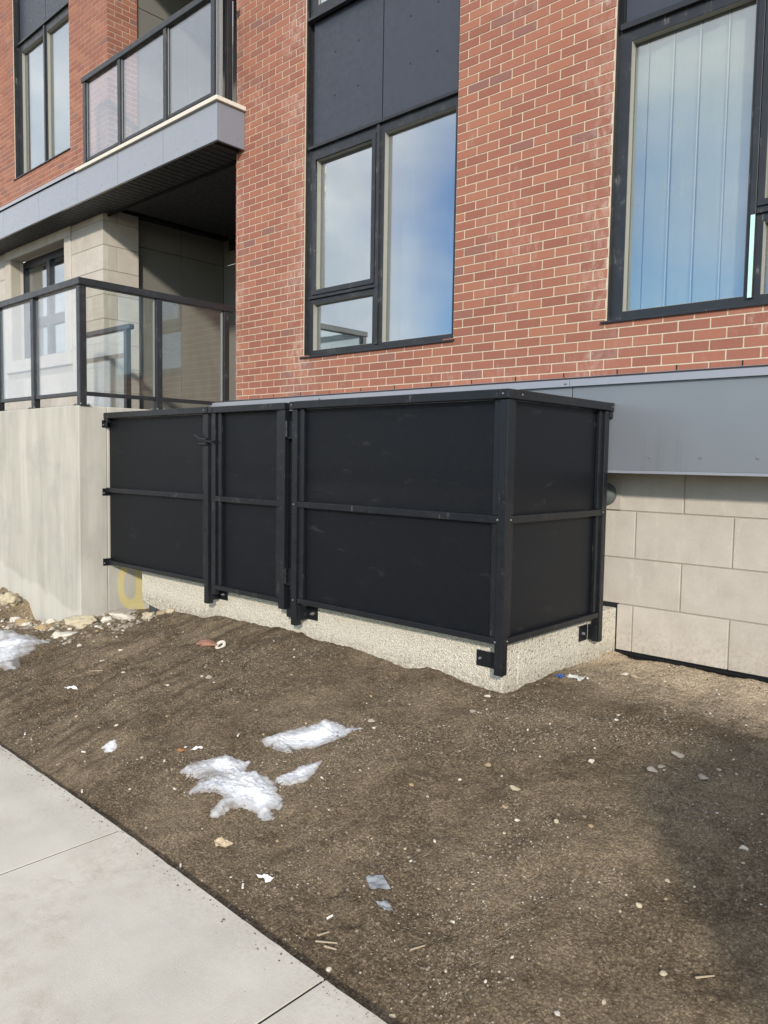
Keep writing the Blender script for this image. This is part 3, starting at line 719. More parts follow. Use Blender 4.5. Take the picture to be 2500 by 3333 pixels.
# recess behind the balcony, one storey up
for z0, z1 in ((5.10, 7.28), (7.288, 8.1)):
    for y0, y1 in ((.408, 1.16), (1.168, 1.9)): panel('recess_panel', [(-2.81, -2.775, y0, y1, z0, z1)])
panel('recess_panel', [(-2.77, -.12, 1.9, 1.92, 5.10, 8.1)])
t = MB(); t.box(-2.74, -.125, -.30, 1.95, 8.0, 8.1); t.build('recess_ceiling', M['ceiling'], bld)
t = MB(); t.box(-.10, .0, .41, 2.0, 1.9, 9.3); t.build('recess_wall', M['panel_beige'], bld)

# --- left stone base ------------------------------------------------------
SY = .05; SX = -3.0
sj = .6225
q = [(4.608, 4.762), (4.297, 4.608), (3.986, 4.297), (3.675, 3.986), (3.364, 3.675), (3.053, 3.364), (2.742, 3.053), (2.431, 2.742), (2.0, 2.431)]
OP = (-5.87, -4.055, 3.03, 4.555)
ls = MB(); j = .004
for i, (za, zb) in enumerate(q):
    js = [-3.29 - sj*k for k in range(10)] if i % 2 == 0 else [-3.60 - sj*k for k in range(10)]
    ashlar(ls, -9.0, SX, [(za, zb, sorted(js))], SY, SY+.08, cuts=[(-6.055, -3.865, 2.84, 4.715)])
    # the side face: corner blocks continue round
    yy = [SY+.081, SY+.20, .555] if i % 2 == 0 else [SY+.081, .555]
    for a, b in zip(yy, yy[1:]):
        ls.box(SX-.08, SX, a+(j if a > SY+.09 else 0), b-(j if b < .55 else 0), za+j, zb-j, random.random())
lso = ls.build('stone_wall', M['stone'], bld, bevel=.004, attr=True)
mm = MB(); mm.plate(-9.0, SX-.006, 1.95, 4.70, [OP], SY+.006, SY+.14); mm.box(SX-.07, SX-.006, SY+.141, .55, 1.95, 4.70); mm.build('mortar', M['stone_joint'], lso)
# projecting surround: lintel, jambs, sill
for nm, bx_ in (('lintel', (-6.05, -3.87, SY-.022, .24, 4.556, 4.712, .6)), ('stone_jamb', (-6.05, -5.872, SY-.018, .24, 3.0205, 4.5535, .4)), ('stone_jamb', (-4.053, -3.87, SY-.018, .24, 3.0205, 4.5535, .7)), ('stone_sill', (-6.05, -3.87, SY-.035, .24, 2.842, 3.018, .5))):
    t = MB(); t.box(*bx_); t.build(nm, M['stone'], lso, bevel=.006, attr=True)
ll = [(-5.96+.10, -5.08, 3.66, 4.46), (-4.98, -4.16, 3.66, 4.46), (-5.86, -5.08, 3.09, 3.52), (-4.98, -4.16, 3.09, 3.52)]
f = MB(); f.plate(-5.93, -4.06, 3.02, 4.555, ll, .245, .31); wll = f.build('window', M['charcoal'], bld, bevel=.003)
for a, b, c, d in ll: MB().box(a-.004, b+.004, .285, .291, c-.004, d+.004).build('pane', M['glass'], wll)
room('interior_room', -5.95, -3.9, .32, 2.6, 2.8, 4.65, wll)

# ------------------------------------------------------------------ terrace wall and plinth
tw = MB()
tw.box(-9, -.052, -1.722, -1.46, -.4, 2.035); tw.box(-.302, -.052, -1.459, -.001, -.4, 2.035)
two = tw.build('concrete_wall', M['concrete'], bevel=.008); base_at(two, (-.1, -1.7, 0))
tag(two, 'tall board-formed concrete terrace wall with yellow spray paint near its base', 'wall')
ts = MB(); ts.box(-9, -.304, -1.458, -.001, 1.80, 2.0); ts.box(-9, -3.01, .0, .045, 1.80, 2.0); ts.box(-2.995, -.125, -.0005, 1.995, 1.80, 2.0)
to = ts.build('terrace_floor', M['terrace']); to['kind'] = 'structure'

pl = MB(); zt = .600
x0, x1, y0, t = .36, 4.156, -1.362, .15
# front kerb with its undercut left end
prof = [(x0, zt), (x0, .315), (.47, .302), (.60, .286), (.72, .268), (.84, .235), (.95, .18), (1.0, -.2), (x1, -.2), (x1, zt)]
pl.prism(prof[::-1], 'y', y0, y0+t)
pl.box(x1-t, x1, y0+t+.001, .0035, -.2, zt+.025); pl.box(x0, x0+t, y0+t+.001, -.3, .22, zt-.002)
plo = pl.build('concrete_curb', M['aggregate'], bevel=.010); base_at(plo, (2.2, -1.3, .3))
tag(plo, 'low exposed-aggregate concrete curb under the black screen fence', 'curb')
dp = MB(); dp.cyl((.47, -1.29, .05), (.47, -1.29, .325), .055, .055, 20)
dpo = dp.build('drain_pipe', M['pipe'], smooth=False); base_at(dpo, (.47, -1.29, .1))
tag(dpo, 'short dark pipe standing in the hole under the left end of the aggregate curb', 'pipe')

# ------------------------------------------------------------------ railings
def rail_post(x, y, z0, z1, parent, sx=.062, sy=.062):
    p = MB(); p.box(x-sx/2, x+sx/2, y-sy/2, y+sy/2, z0, z1)
    o = p.build('post', M['charcoal'], parent, bevel=.004)
    return o
def base_plate(x, y, z, o):
    b = MB(); b.box(x-.065, x+.065, y-.05, y+.05, z, z+.008)
    bo = b.build('base_plate', M['charcoal'], o, bevel=.002)
    s = MB()
    for a in (-.05, .05):
        for c in (-.036, .036): s.cyl((x+a, y+c, z+.008), (x+a, y+c, z+.020), .009, .006, 8)
    split(s, 'bolt', M['screw'], o)
# terrace railing: front run + return to the brick
tr_ = empty('terrace_railing', (-.05, -1.66, 2.035))
tag(tr_, 'black metal railing with clear glass on top of the concrete terrace wall', 'railing')
zt0, zt1 = 3.075, 3.138
ya = -1.668; xa = -.094
posts = [(-4.67, ya), (-3.74, ya), (-2.81, ya), (-1.885, ya), (-1.035, ya), (xa, ya), (xa, -.918), (xa, -.150)]
for i, (px, py) in enumerate(posts):
    o = rail_post(px, py, 2.044, zt0-.001, tr_); base_plate(px, py, 2.0355, o)
t = MB(); t.prism([(-9, ya-.042), (xa+.042, ya-.042), (xa+.042, -.072), (xa-.036, -.072), (xa-.036, ya+.036), (-9, ya+.036)], 'z', zt0, zt1)
t.build('top_rail', M['charcoal'], tr_, bevel=.006)
br = MB()
fx = [p[0] for p in posts[:6]]
for a, b in zip(fx, fx[1:]): br.box(a+.032, b-.032, ya-.020, ya+.020, 2.125, 2.160)
fy = [ya, -.918, -.150]
for a, b in zip(fy, fy[1:]): br.box(xa-.020, xa+.020, a+.032, b-.032, 2.125, 2.160)
split(br, 'bottom_rail', M['charcoal'], tr_, bevel=.003)
for a, b in zip(fx, fx[1:]): MB().box(a+.033, b-.033, ya-.005, ya+.005, 2.1605, zt0-.001).build('glass_pane', M['rail_glass'], tr_)
for a, b in zip(fy, fy[1:]): MB().box(xa-.005, xa+.005, a+.033, b-.033, 2.1605, zt0-.001).build('glass_pane', M['side_glass'], tr_)
cl = MB()
for a, b in zip(fy, fy[1:]):
    for yy in (a+.033, b-.049): cl.box(xa-.011, xa-.0055, yy, yy+.009, 2.161, zt0-.002); cl.box(xa+.0055, xa+.011, yy, yy+.009, 2.161, zt0-.002)
for a, b in zip(fx, fx[1:]):
    for xx in (a+.033, b-.049): cl.box(xx, xx+.009, ya+.0055, ya+.011, 2.161, zt0-.002)
split(cl, 'glazing_bead', M['bead'], tr_)
# short divider railing inside the terrace
dv = empty('divider_railing', (-2.3, -.30, 2.0)); tag(dv, 'short glass divider railing inside the terrace, between the stone corner and the front corner post', 'railing')
dz0, dz1 = 3.045, 3.105
for px in (-2.90, -1.772): rail_post(px, -.30, 2.001, dz0-.001, dv)
t = MB(); t.box(-2.94, -1.672, -.335, -.265, dz0, dz1); t.build('top_rail', M['charcoal'], dv, bevel=.008)
t = MB(); t.box(-2.868, -1.804, -.32, -.28, 2.09, 2.125); t.build('bottom_rail', M['charcoal'], dv, bevel=.003)
MB().box(-2.867, -1.805, -.305, -.295, 2.1255, dz0-.001).build('glass_pane', M['rail_glass'], dv)
# balcony railing
bz0, bz1 = 6.085, 6.150; zb = 5.099; yb = -.282
br_ = empty('balcony_railing', (-1.3, yb, zb)); tag(br_, 'black metal railing with tinted glass around the upper balcony', 'railing')
bp = [-2.735, -1.905, -.945, -.085]
for px in bp: rail_post(px, yb, zb, bz0-.001, br_)
rail_post(.012, -.19, zb, bz0-.001, br_, .05, .06)
t = MB(); t.prism([(-2.79, yb-.042), (.05, yb-.042), (.05, -.12), (-.028, -.12), (-.028, yb+.038), (-2.79, yb+.038)], 'z', bz0, bz1); t.build('top_rail', M['charcoal'], br_, bevel=.006)
t = MB()
for a, b in zip(bp, bp[1:]): t.box(a+.032, b-.032, yb-.022, yb+.022, 5.150, 5.185)
split(t, 'bottom_rail', M['charcoal'], br_, bevel=.003)
for a, b in zip(bp, bp[1:]): MB().box(a+.033, b-.033, yb-.005, yb+.005, 5.1855, bz0-.001).build('glass_pane', M['balcony_glass'], br_)
MB().box(-.045, .02, yb-.005, yb+.005, 5.12, bz0-.001).build('glass_pane', M['balcony_glass'], br_)
cl = MB(); cl.box(-.049, -.046, yb-.012, yb+.012, 5.11, bz0-.002); cl.box(.021, .025, yb-.012, yb+.012, 5.11, bz0-.002)
for a, b in zip(bp, bp[1:]): cl.box(a+.033, a+.041, yb-.010, yb-.0055, 5.186, bz0-.002)
split(cl, 'glazing_bead', M['bead'], br_)

# ------------------------------------------------------------------ black screen fence
fe = empty('screen_fence', (2.1, -1.45, .46))
tag(fe, 'black metal screen fence with perforated panels and a gate around a window well', 'fence')
YF_ = -1.480; PW = .052
ZB, ZM, ZTp = .620, 1.312, 1.930          # rail levels: bottom underside, mid top, cap underside
def fpost(x0, y0, z0, name='post'):
    p = MB(); p.box(x0, x0+PW, y0, y0+PW, z0, ZTp-.001); return p.build(name, M['black'], fe, bevel=.004)
P1 = fpost(1.485, YF_, .474); P2 = fpost(2.508, YF_, .466); P3 = fpost(4.174, YF_, .455); P4 = fpost(4.174, -.388, .462)
def hrails(x0, x1, gate=None, par=None):
    par = par or fe
    for nm, a, b, dy, th in (('mid_rail', ZM-.040, ZM, .004, .030), ('bottom_rail', ZB, ZB+.034, .008, .030)):
        t = MB(); t.box(x0, x1, YF_+dy, YF_+dy+th, a, b); t.build(nm, M['black'], par, bevel=.003)
def mpanel(x0, x1, z0, z1, par):
    t = MB(); t.box(x0, x1, YF_+.040, YF_+.046, z0, z1); return t.build('mesh_panel', M['mesh'], par)
# left bay
hrails(-.046, 1.4845)
t = MB(); t.box(.01, 1.4845, YF_+.014, YF_+.035, ZB+.0345, ZTp-.001) if False else None
mpanel(-.042, 1.482, ZB+.01, ZTp-.002, fe)
def strip(x0, x1, par, zz=((ZB+.035, ZM-.041), (ZM+.001, ZTp-.001))):
    for a, b in zz:
        t = MB(); t.box(x0, x1, YF_+.016, YF_+.0385, a, b); t.build('retaining_strip', M['black'], par, bevel=.003)
strip(1.444, 1.4845, fe)
t = MB(); t.box(-.047, 1.545, YF_-.016, YF_+.070, ZTp, ZTp+.050); t.box(-.049, .0, YF_-.012, YF_+.06, ZTp-.038, ZTp-.001)
split(t, 'top_rail', M['black'], fe, bevel=.005)
# right bay
hrails(2.5605, 4.1735); mpanel(2.562, 4.172, ZB+.01, ZTp-.002, fe); strip(2.5605, 2.612, fe); strip(4.128, 4.1735, fe)
t = MB(); t.box(2.545, 4.236, YF_-.016, YF_+.070, ZTp, ZTp+.050); t.build('top_rail', M['black'], fe, bevel=.005)
t = MB(); t.box(2.494, 2.5445, YF_-.014, YF_+.070, ZTp-.002, ZTp+.049); t.box(1.546, 1.605, YF_-.014, YF_+.070, ZTp-.002, ZTp+.049) if False else None
t.build('post_cap', M['black'], fe, bevel=.004)
# return bay to the building
XF = 4.226
for nm, a, b in (('mid_rail', ZM-.040, ZM), ('bottom_rail', ZB, ZB+.034)):
    t = MB(); t.box(XF-.036, XF-.004, YF_+PW+.001, -.389, a, b); t.build(nm, M['black'], fe, bevel=.003)
t = MB(); t.box(XF-.048, XF-.042, YF_+PW+.002, -.390, ZB+.01, ZTp-.002); t.build('mesh_panel', M['mesh'], fe)
for ya_, yb_ in ((YF_+PW+.001, YF_+PW+.046), (-.436, -.389)):
    for a, b in ((ZB+.035, ZM-.041), (ZM+.001, ZTp-.001)):
        t = MB(); t.box(XF-.040, XF-.016, ya_, yb_, a, b); t.build('retaining_strip', M['black'], fe, bevel=.003)
t = MB(); t.box(XF-.062, XF+.012, YF_+.0705, -.345, ZTp, ZTp+.050); t.build('top_rail', M['black'], fe, bevel=.005)
t = MB(); t.box(XF-.060, XF+.014, -.3445, -.305, ZTp-.003, ZTp+.051); t.box(XF-.04, XF+.008, -.336, -.305, ZTp-.045, ZTp-.0035); split(t, 'wall_bracket', M['black'], fe, bevel=.004)
# brackets at the concrete wall and on the curb
for z in (1.885, 1.275, .640):
    t = MB(); t.box(-.0515, -.0470, YF_-.028, YF_+.060, z-.035, z+.030); t.box(-.0465, .010, YF_-.012, YF_-.004, z-.030, z+.026) if z > 1.8 else None
    b = split(t, 'wall_bracket', M['black'], fe, bevel=.001)[0]
    s = MB(); s.cyl((-.0465, YF_-.016, z-.012), (-.0405, YF_-.016, z-.012), .007, .005, 8); split(s, 'bolt', M['screw'], b)
for px in (1.485, 2.508):
    t = MB(); t.box(px+PW+.001, px+PW+.10, y0-.010, y0-.004, .500, .590); t.box(px+PW+.0005, px+PW+.006, YF_+.02, y0-.0105, .500, .590); b = split(t, 'curb_bracket', M['black'], fe, bevel=.002)[0]
    s = MB(); s.cyl((px+PW+.062, y0-.0105, .545), (px+PW+.062, y0-.026, .545), .011, .011, 6); s.cyl((px+PW+.062, y0-.0265, .545), (px+PW+.062, y0-.040, .545), .005, .005, 8); split(s, 'bolt', M['screw'], b)
t = MB(); t.box(3.985, 4.161, y0-.012, y0-.006, .455, .545); b = split(t, 'curb_bracket', M['black'], fe, bevel=.002)[0]
s = MB(); s.cyl((4.012, y0-.0125, .50), (4.012, y0-.022, .50), .009, .007, 8); split(s, 'bolt', M['screw'], b)
t = MB(); t.box(x1+.004, x1+.010, YF_+PW+.001, YF_+PW+.085, .455, .545); t.build('curb_bracket', M['black'], fe, bevel=.002)
t = MB(); t.box(x1+.003, x1+.009, -.52, -.42, .475, .575); t.box(x1+.0095, XF-.002, -.412, -.4055, .475, .575); b = split(t, 'curb_bracket', M['black'], fe, bevel=.002)[0]
s = MB(); s.cyl((x1+.0095, -.485, .525), (x1+.024, -.485, .525), .010, .010, 6); split(s, 'bolt', M['screw'], b)
# screws
s = MB()
for x, z in ((1.505, 1.955), (2.52, 1.955), (4.20, 1.955), (2.53, ZM-.02), (4.175, ZM-.02), (2.53, ZB+.02), (4.178, ZB+.015)):
    yy = YF_-.016 if z > 1.9 else YF_
    s.cyl((x, yy-.004, z), (x, yy-.0003, z), .0045, .006, 8)
for y, z in ((YF_+.11, 1.955), (-.325, 1.955), (YF_+.05, ZM-.02), (-.385, ZM-.02), (YF_+.045, ZB+.02)):
    xx = XF+.012 if z > 1.9 else XF
    s.cyl((xx+.0003, y, z), (xx+.004, y, z), .006, .0045, 8)
split(s, 'screw', M['screw'], fe)
# gate
gt = MB(); gx0, gx1 = 1.583, 2.437
gt.plate(gx0, gx1, .600, ZTp-.001, [(gx0+.050, gx1-.062, .632, ZM-.042), (gx0+.050, gx1-.062, ZM-.004, ZTp-.003)], YF_, YF_+.038)
gt.box(gx0, gx0+.050, YF_, YF_+.038, .560, .600); gt.box(gx1-.062, gx1, YF_, YF_+.038, .560, .600)
gate = gt.build('gate', M['black'], fe, bevel=.003, weld=True)
t = MB(); t.box(1.612, 2.446, YF_-.014, YF_+.060, ZTp, ZTp+.046); t.box(1.556, 1.6105, YF_-.016, YF_+.064, ZTp-.001, ZTp+.047); split(t, 'top_rail', M['black'], gate, bevel=.004)
mpanel(gx0+.051, gx1-.063, .61, ZTp-.002, gate)
for a, b in ((.633, ZM-.043), (ZM-.003, ZTp-.001)):
    t = MB(); t.box(gx0+.062, gx0+.105, YF_+.014, YF_+.0385, a, b); t.build('retaining_strip', M['black'], gate, bevel=.003)
    t = MB(); t.box(gx1-.108, gx1-.0635, YF_+.014, YF_+.0385, a, b); t.build('retaining_strip', M['black'], gate, bevel=.003)
t = MB(); t.box(2.405, 2.506, YF_+.052, YF_+.057, .50, 1.925); t.build('gap_shade_strip', M['black'], fe)  # black strip added behind the gap so it looks as dark as shade
for z in (1.80, .80):
    t = MB(); t.cyl((gx1+.020, YF_-.006, z-.055), (gx1+.020, YF_-.006, z-.002), .013, .013, 14); t.cyl((gx1+.020, YF_-.006, z+.001), (gx1+.020, YF_-.006, z+.052), .013, .013, 14)
    t.box(gx1+.012, gx1+.070, YF_+.008, YF_+.014, z-.065, z+.050); t.build('hinge', M['black'], gate)
t = MB()
t.box(1.455, 1.55, YF_-.012, YF_-.0006, 1.690, 1.702); t.cyl((1.40, YF_-.020, 1.772), (1.475, YF_-.020, 1.735), .011, .013, 10); t.cyl((1.475, YF_-.020, 1.735), (1.545, YF_-.018, 1.732), .013, .010, 10)
t.cyl((1.45, YF_-.020, 1.725), (1.62, YF_-.020, 1.715), .007, .007, 8); t.box(1.60, 1.632, YF_-.016, YF_-.0006, 1.700, 1.726); t.cyl((1.44, YF_-.01, 1.70), (1.54, YF_-.01, 1.70), .012, .012, 8)
t.build('latch', M['black'], gate, bevel=.001)

# ------------------------------------------------------------------ snow patches
SNOW = {"A": [[3.298,-2.854],[3.294,-2.772],[3.351,-2.707],[3.392,-2.639],[3.513,-2.595],[3.559,-2.657],[3.606,-2.658],[3.661,-2.639],[3.749,-2.647],[3.804,-2.667],[3.923,-2.722],[3.95,-2.761],[3.902,-2.772],[3.958,-2.81],[3.94,-2.844],[3.869,-2.828],[3.802,-2.857],[3.772,-2.899],[3.774,-2.963],[3.737,-2.991],[3.71,-2.949],[3.694,-2.886],[3.644,-2.879],[3.548,-2.916],[3.48,-2.923],[3.463,-2.868],[3.462,-2.822],[3.401,-2.843],[3.331,-2.863]],
"B": [[3.43,-2.456],[3.449,-2.404],[3.456,-2.351],[3.472,-2.264],[3.533,-2.194],[3.55,-2.135],[3.603,-2.099],[3.67,-2.12],[3.797,-2.101],[3.785,-2.169],[3.748,-2.268],[3.709,-2.333],[3.67,-2.357],[3.636,-2.425],[3.657,-2.462],[3.598,-2.497],[3.536,-2.484],[3.454,-2.475]],
"C": [[3.756,-2.629],[3.763,-2.57],[3.77,-2.493],[3.799,-2.453],[3.844,-2.428],[3.873,-2.501],[3.891,-2.572],[3.853,-2.61],[3.821,-2.646],[3.791,-2.649]],
"D": [[-.722,-2.306],[-.561,-2.216],[-.459,-2.179],[-.026,-2.277],[.207,-2.23],[.428,-2.2],[.525,-2.261],[.494,-2.352],[.641,-2.409],[.676,-2.485],[.712,-2.575],[.934,-2.644],[.996,-2.7],[.943,-2.75],[.848,-2.754],[.741,-2.814],[.2,-2.75],[-.5,-2.6]],
"E": [[2.718,-2.952],[2.706,-2.921],[2.725,-2.88],[2.761,-2.891],[2.787,-2.93],[2.762,-2.958]]}
def snow(poly, name, label, step=.0065, thick=.010, wide=.065, group=None):
    P = [Vector(p) for p in poly]; n = len(P)
    def sd(x, y):
        q = Vector((x, y)); best = 9; ins = False
        for i in range(n):
            a, b = P[i], P[(i+1) % n]; ab = b-a; t = max(0, min(1, (q-a).dot(ab)/max(1e-9, ab.length_squared)))
            best = min(best, (q-a-ab*t).length)
            if (a.y > y) != (b.y > y) and x < (b.x-a.x)*(y-a.y)/(b.y-a.y)+a.x: ins = not ins
        d = (best if ins else -best)+.007
        return d + .012*noise.noise(Vector((x*28, y*28, 7))) + .010*noise.noise(Vector((x*70, y*70, 8))) + .005*noise.noise(Vector((x*160, y*160, 9)))
    xs0 = min(p.x for p in P)-.03; ys0 = min(p.y for p in P)-.03
    nx_ = int((max(p.x for p in P)+.03-xs0)/step)+2; ny_ = int((max(p.y for p in P)+.03-ys0)/step)+2
    vs = []; th = []; D = []
    for jy in range(ny_):
        for ix in range(nx_):
            x = xs0+ix*step; y = ys0+jy*step; d = sd(x, y); D.append(d)
            k = max(0, min(1, d/wide)); k = k*(2-k)
            z = soil_h(x, y) - .006 + (thick*k*(.75+.6*noise.noise(Vector((x*9, y*9, 5)))) + .007*min(1, max(0, d/.010)) + (.004*noise.noise(Vector((x*30, y*30, 3))) + .0035*noise.noise(Vector((x*95, y*95, 4))) + .002*noise.noise(Vector((x*190, y*190, 6))))*k)
            vs.append((x, y, z)); th.append(max(0, min(1, d/(wide*1.3)*(.75+.9*noise.noise(Vector((x*7+3, y*7, 2))))+.16*noise.noise(Vector((x*22, y*22, 6))))))
    fs = []
    for jy in range(ny_-1):
        for ix in range(nx_-1):
            q = (jy*nx_+ix, jy*nx_+ix+1, (jy+1)*nx_+ix+1, (jy+1)*nx_+ix)
            if max(D[i] for i in q) > 0: fs.append(q)
    used = sorted({i for f in fs for i in f}); mp = {u: i for i, u in enumerate(used)}
    me = bpy.data.meshes.new(name); me.from_pydata([vs[u] for u in used], [], [tuple(mp[i] for i in f) for f in fs])
    a = me.attributes.new('thick', 'FLOAT', 'POINT'); a.data.foreach_set('value', [th[u] for u in used])
    me.shade_smooth(); me.materials.append(M['snow'])
    o = bpy.data.objects.new(name, me); COL.objects.link(o); c = sum(P, Vector((0, 0)))/n
    base_at(o, (c.x, c.y, soil_h(c.x, c.y))); tag(o, label, 'snow', 'melting snow patches on the dirt'); return o
snow(SNOW['A'], 'snow_patch', 'largest jagged white snow patch in the middle of the dirt near the sidewalk')
snow(SNOW['B'], 'snow_patch', 'long slanting snow patch, nearest of the patches to the fence corner', thick=.010)
snow(SNOW['C'], 'snow_patch', 'small tapering snow strip just right of the jagged largest patch', thick=.012, wide=.05)
snow(SNOW['D'], 'snow_patch', 'wide greyish snow sheet at the left edge below the concrete wall', step=.011, thick=.035, wide=.2)
snow(SNOW['E'], 'snow_patch', 'tiny grey lump of ice alone on the dirt by the sidewalk', step=.006, thick=.008, wide=.03)

# ------------------------------------------------------------------ stones, litter
def rock_mesh(seed, sub=3, flat=.6, rough=.28, sx=1.0, angular=0.0):
    bm = bmesh.new(); bmesh.ops.create_icosphere(bm, subdivisions=sub, radius=1)
    o = Vector((seed*3.7, seed*1.3, seed*7.1))
    for v in bm.verts:
        d = v.co.normalized(); r = 1+rough*noise.noise(d*1.3+o)+rough*.5*noise.noise(d*2.9+o)+rough*.25*noise.noise(d*7+o)+rough*.12*noise.noise(d*17+o)
        v.co = d*r
        if angular:
            for q in range(7):
                nrm = Vector((math.sin(q*2.1+seed), math.cos(q*1.7+seed*2), math.sin(q*.9+seed*.5))).normalized(); k = v.co.dot(nrm)
                if k > angular: v.co -= nrm*(k-angular)*.9
        v.co.x *= sx; v.co.z *= flat
    me = bpy.data.meshes.new('rock'); bm.to_mesh(me); bm.free()
    if not angular: me.shade_smooth()
    return me
def rock(name, x, y, size, m, label, seed, flat=.6, sx=1.3, ang=0.0, rot=None, sink=.35, group='stones lying on the dirt', cat='stone'):
    me = rock_mesh(seed, 4, flat, .42, sx, ang); me.transform(Matrix.Scale(size, 4)); me.materials.append(M[m])
    o = bpy.data.objects.new(name, me); COL.objects.link(o)
    o.location = (x, y, soil_h(x, y)+size*flat*(1-sink)*.55); o.rotation_euler = (random.uniform(-.15, .15), random.uniform(-.15, .15), random.uniform(0, 6.3) if rot is None else rot)
    tag(o, label, cat, group); return o
W = 'beside the foot of the concrete wall'
rock('stone', .183, -1.824, .095, 'rock_cream', 'largest rounded cream boulder in front of the concrete wall corner', 1, .62, 1.35, rot=.5, sink=.3)
rock('stone', -1.191, -1.885, .085, 'rock_cream', 'rounded yellowish cobble high on the mound at the left edge', 2, .8, 1.0, rot=1.2)
rock('stone', -.949, -1.927, .055, 'rock_white', 'pale egg-shaped cobble lower on the mound, left of the concrete wall corner', 3, .8, 1.0)
rock('stone', -.80, -1.90, .06, 'rock_tan', 'long tan stone on the mound beside the pale egg-shaped cobble', 4, .55, 1.9, rot=.4)
rock('stone', -.52, -1.78, .05, 'rock_white', 'angular white stone against the concrete wall, left of its corner', 5, .8, 1.1, .75)
rock('stone', -.614, -1.955, .045, 'rock_white', 'small oval white cobble between the snow sheet and the mound', 6, .6, 1.6)
rock('stone', -.117, -2.02, .055, 'rock_tan', 'flat yellow-brown stone between the boulder and the snow sheet', 7, .45, 1.3)
rock('stone', .412, -2.078, .06, 'rock_white', 'flat white stone on dark soil just below the largest boulder', 8, .4, 2.0, rot=.5)
rock('stone', .34, -1.683, .048, 'rock_white', 'round white cobble right of the largest boulder', 9, .7, 1.1)
rock('stone', .40, -1.58, .055, 'rock_white', 'long white stone in front of the grey slab piece', 10, .5, 2.0, .8, rot=.6)
rock('stone', .62, -1.44, .062, 'rock_cream', 'cream stone at the mouth of the hole under the aggregate curb', 11, .7, 1.2)
rock('stone', .171, -1.44, .10, 'rock_grey', 'flat grey slab of broken concrete leaning by the yellow paint', 12, .28, 1.7, .7, rot=.6)
rock('stone', .78, -1.40, .05, 'rock_tan', 'brown stone inside the hole under the left end of the curb', 13, .8, 1.2)
rock('stone', .88, -1.39, .035, 'rock_cream', 'small cream stone stuck under the curb edge near the first post', 14, .8, 1.1)
rock('brick_fragment', 1.985, -1.80, .046, 'terracotta', 'broken red brick fragment half buried in front of the gate', 15, .5, 1.4, .75, rot=.4, cat='brick', group='litter on the dirt')
big = [(4.903,-1.768,.024,'rock_white','white lump of stone, brightest on the dirt right of the fence corner'),(5.181,-1.486,.038,'rock_grey','grey angular stone near the right edge, closest to the stone base'),(5.158,-1.703,.036,'rock_grey','flat grey stone of a close pair at the right, its lower one'),(5.168,-1.640,.024,'rock_grey','small grey stone of a close pair at the right, its upper one'),(5.342,-1.630,.034,'rock_grey','grey stone with small chips beside it near the right edge'),(5.367,-1.507,.020,'rock_grey','small grey stone highest of those near the right edge'),(4.859,-2.296,.016,'rock_white','single small white stone alone in mid foreground right of the snow'),(4.745,-2.137,.034,'rock_cream','flat dusty tan stone in mid dirt right of the snow patches'),(4.52,-2.015,.030,'rock_tan','flat tan chip on the dirt below the fence corner'),(4.144,-1.615,.030,'rock_grey','dusty grey stone just in front of the curb corner'),(4.649,-2.702,.012,'rock_white','tiny white stone above the torn plastic film'),(5.625,-1.988,.024,'rock_white','pale oval stone inside the dark shadow at the right edge'),(5.466,-2.283,.014,'rock_cream','cream pebble at the edge of the dark shadow'),(4.971,-2.862,.013,'rock_white','white pebble right of the torn plastic film'),(5.52,-2.859,.014,'rock_cream','cream pebble in the near foreground at lower right'),(5.447,-2.995,.014,'rock_white','white pebble nearest the bottom edge of the photo'),(5.046,-3.250,.014,'rock_cream','round yellowish pebble at the very edge of the sidewalk, bottom centre'),(4.468,-.517,.034,'rock_white','white rubble stone between the fence and the stone base, left of a pair'),(4.540,-.537,.030,'rock_cream','cream rubble stone between the fence and the stone base, right of a pair'),(4.11,-1.335+-.10,.026,'rock_white','white crumb of concrete at the foot of the curb corner'),(3.771,-1.995,.030,'rock_grey','dusty grey stone right of the long slanting snow patch'),(2.536,-2.155,.034,'rock_grey','flat light grey stone on bare dirt left of the snow'),(1.948,-2.408,.020,'rock_white','white chip on ridged dirt left of the snow'),(1.494,-2.18,.022,'rock_white','white chip on ridged dirt in front of the curb'),(1.505,-2.324,.020,'rock_cream','cream chip among the ridges, lower of two near the left bay')]
for i, (x, y, s_, m_, l_) in enumerate(big): rock('stone', x, y, s_*.62, m_, l_, 30+i, .5, 1.3, .62 if i % 3 else .75)
# pebbles one could point at only as a group
pm = [rock_mesh(80+i, 2, .65, .25, 1.2, .85 if i % 2 else 0) for i in range(6)]
for i, m_ in enumerate(pm): m_.materials.append(M[('rock_white', 'rock_cream', 'rock_grey', 'rock_tan', 'rock_cream', 'rock_white')[i]])
def blocked(x, y):
    if y < edge_y(x)+.02: return True
    if -.0 < x < 4.2 and y > -1.40: return True
    if x <= 0 and y > -1.74: return True
    return False
cnt = 0
while cnt < 190:
    if random.random() < .22: x = random.uniform(-1.6, .9); y = random.uniform(-2.1, -1.45)
    else: x = random.uniform(-.5, 6.3); y = random.uniform(-3.3, -.05)
    if blocked(x, y): continue
    s_ = random.choice((.005, .006, .006, .007, .008, .010)); s_ *= 2.0 if x < .8 else 1
    o = bpy.data.objects.new('pebble', random.choice(pm)); COL.objects.link(o); o.scale = (s_, s_*random.uniform(.7, 1.1), s_)
    o.location = (x, y, soil_h(x, y)+s_*.3); o.rotation_euler = (random.uniform(-.4, .4), random.uniform(-.4, .4), random.uniform(0, 6.3))
    tag(o, 'small loose pebble scattered on the bare dirt', 'pebble', 'pebbles scattered over the dirt'); cnt += 1
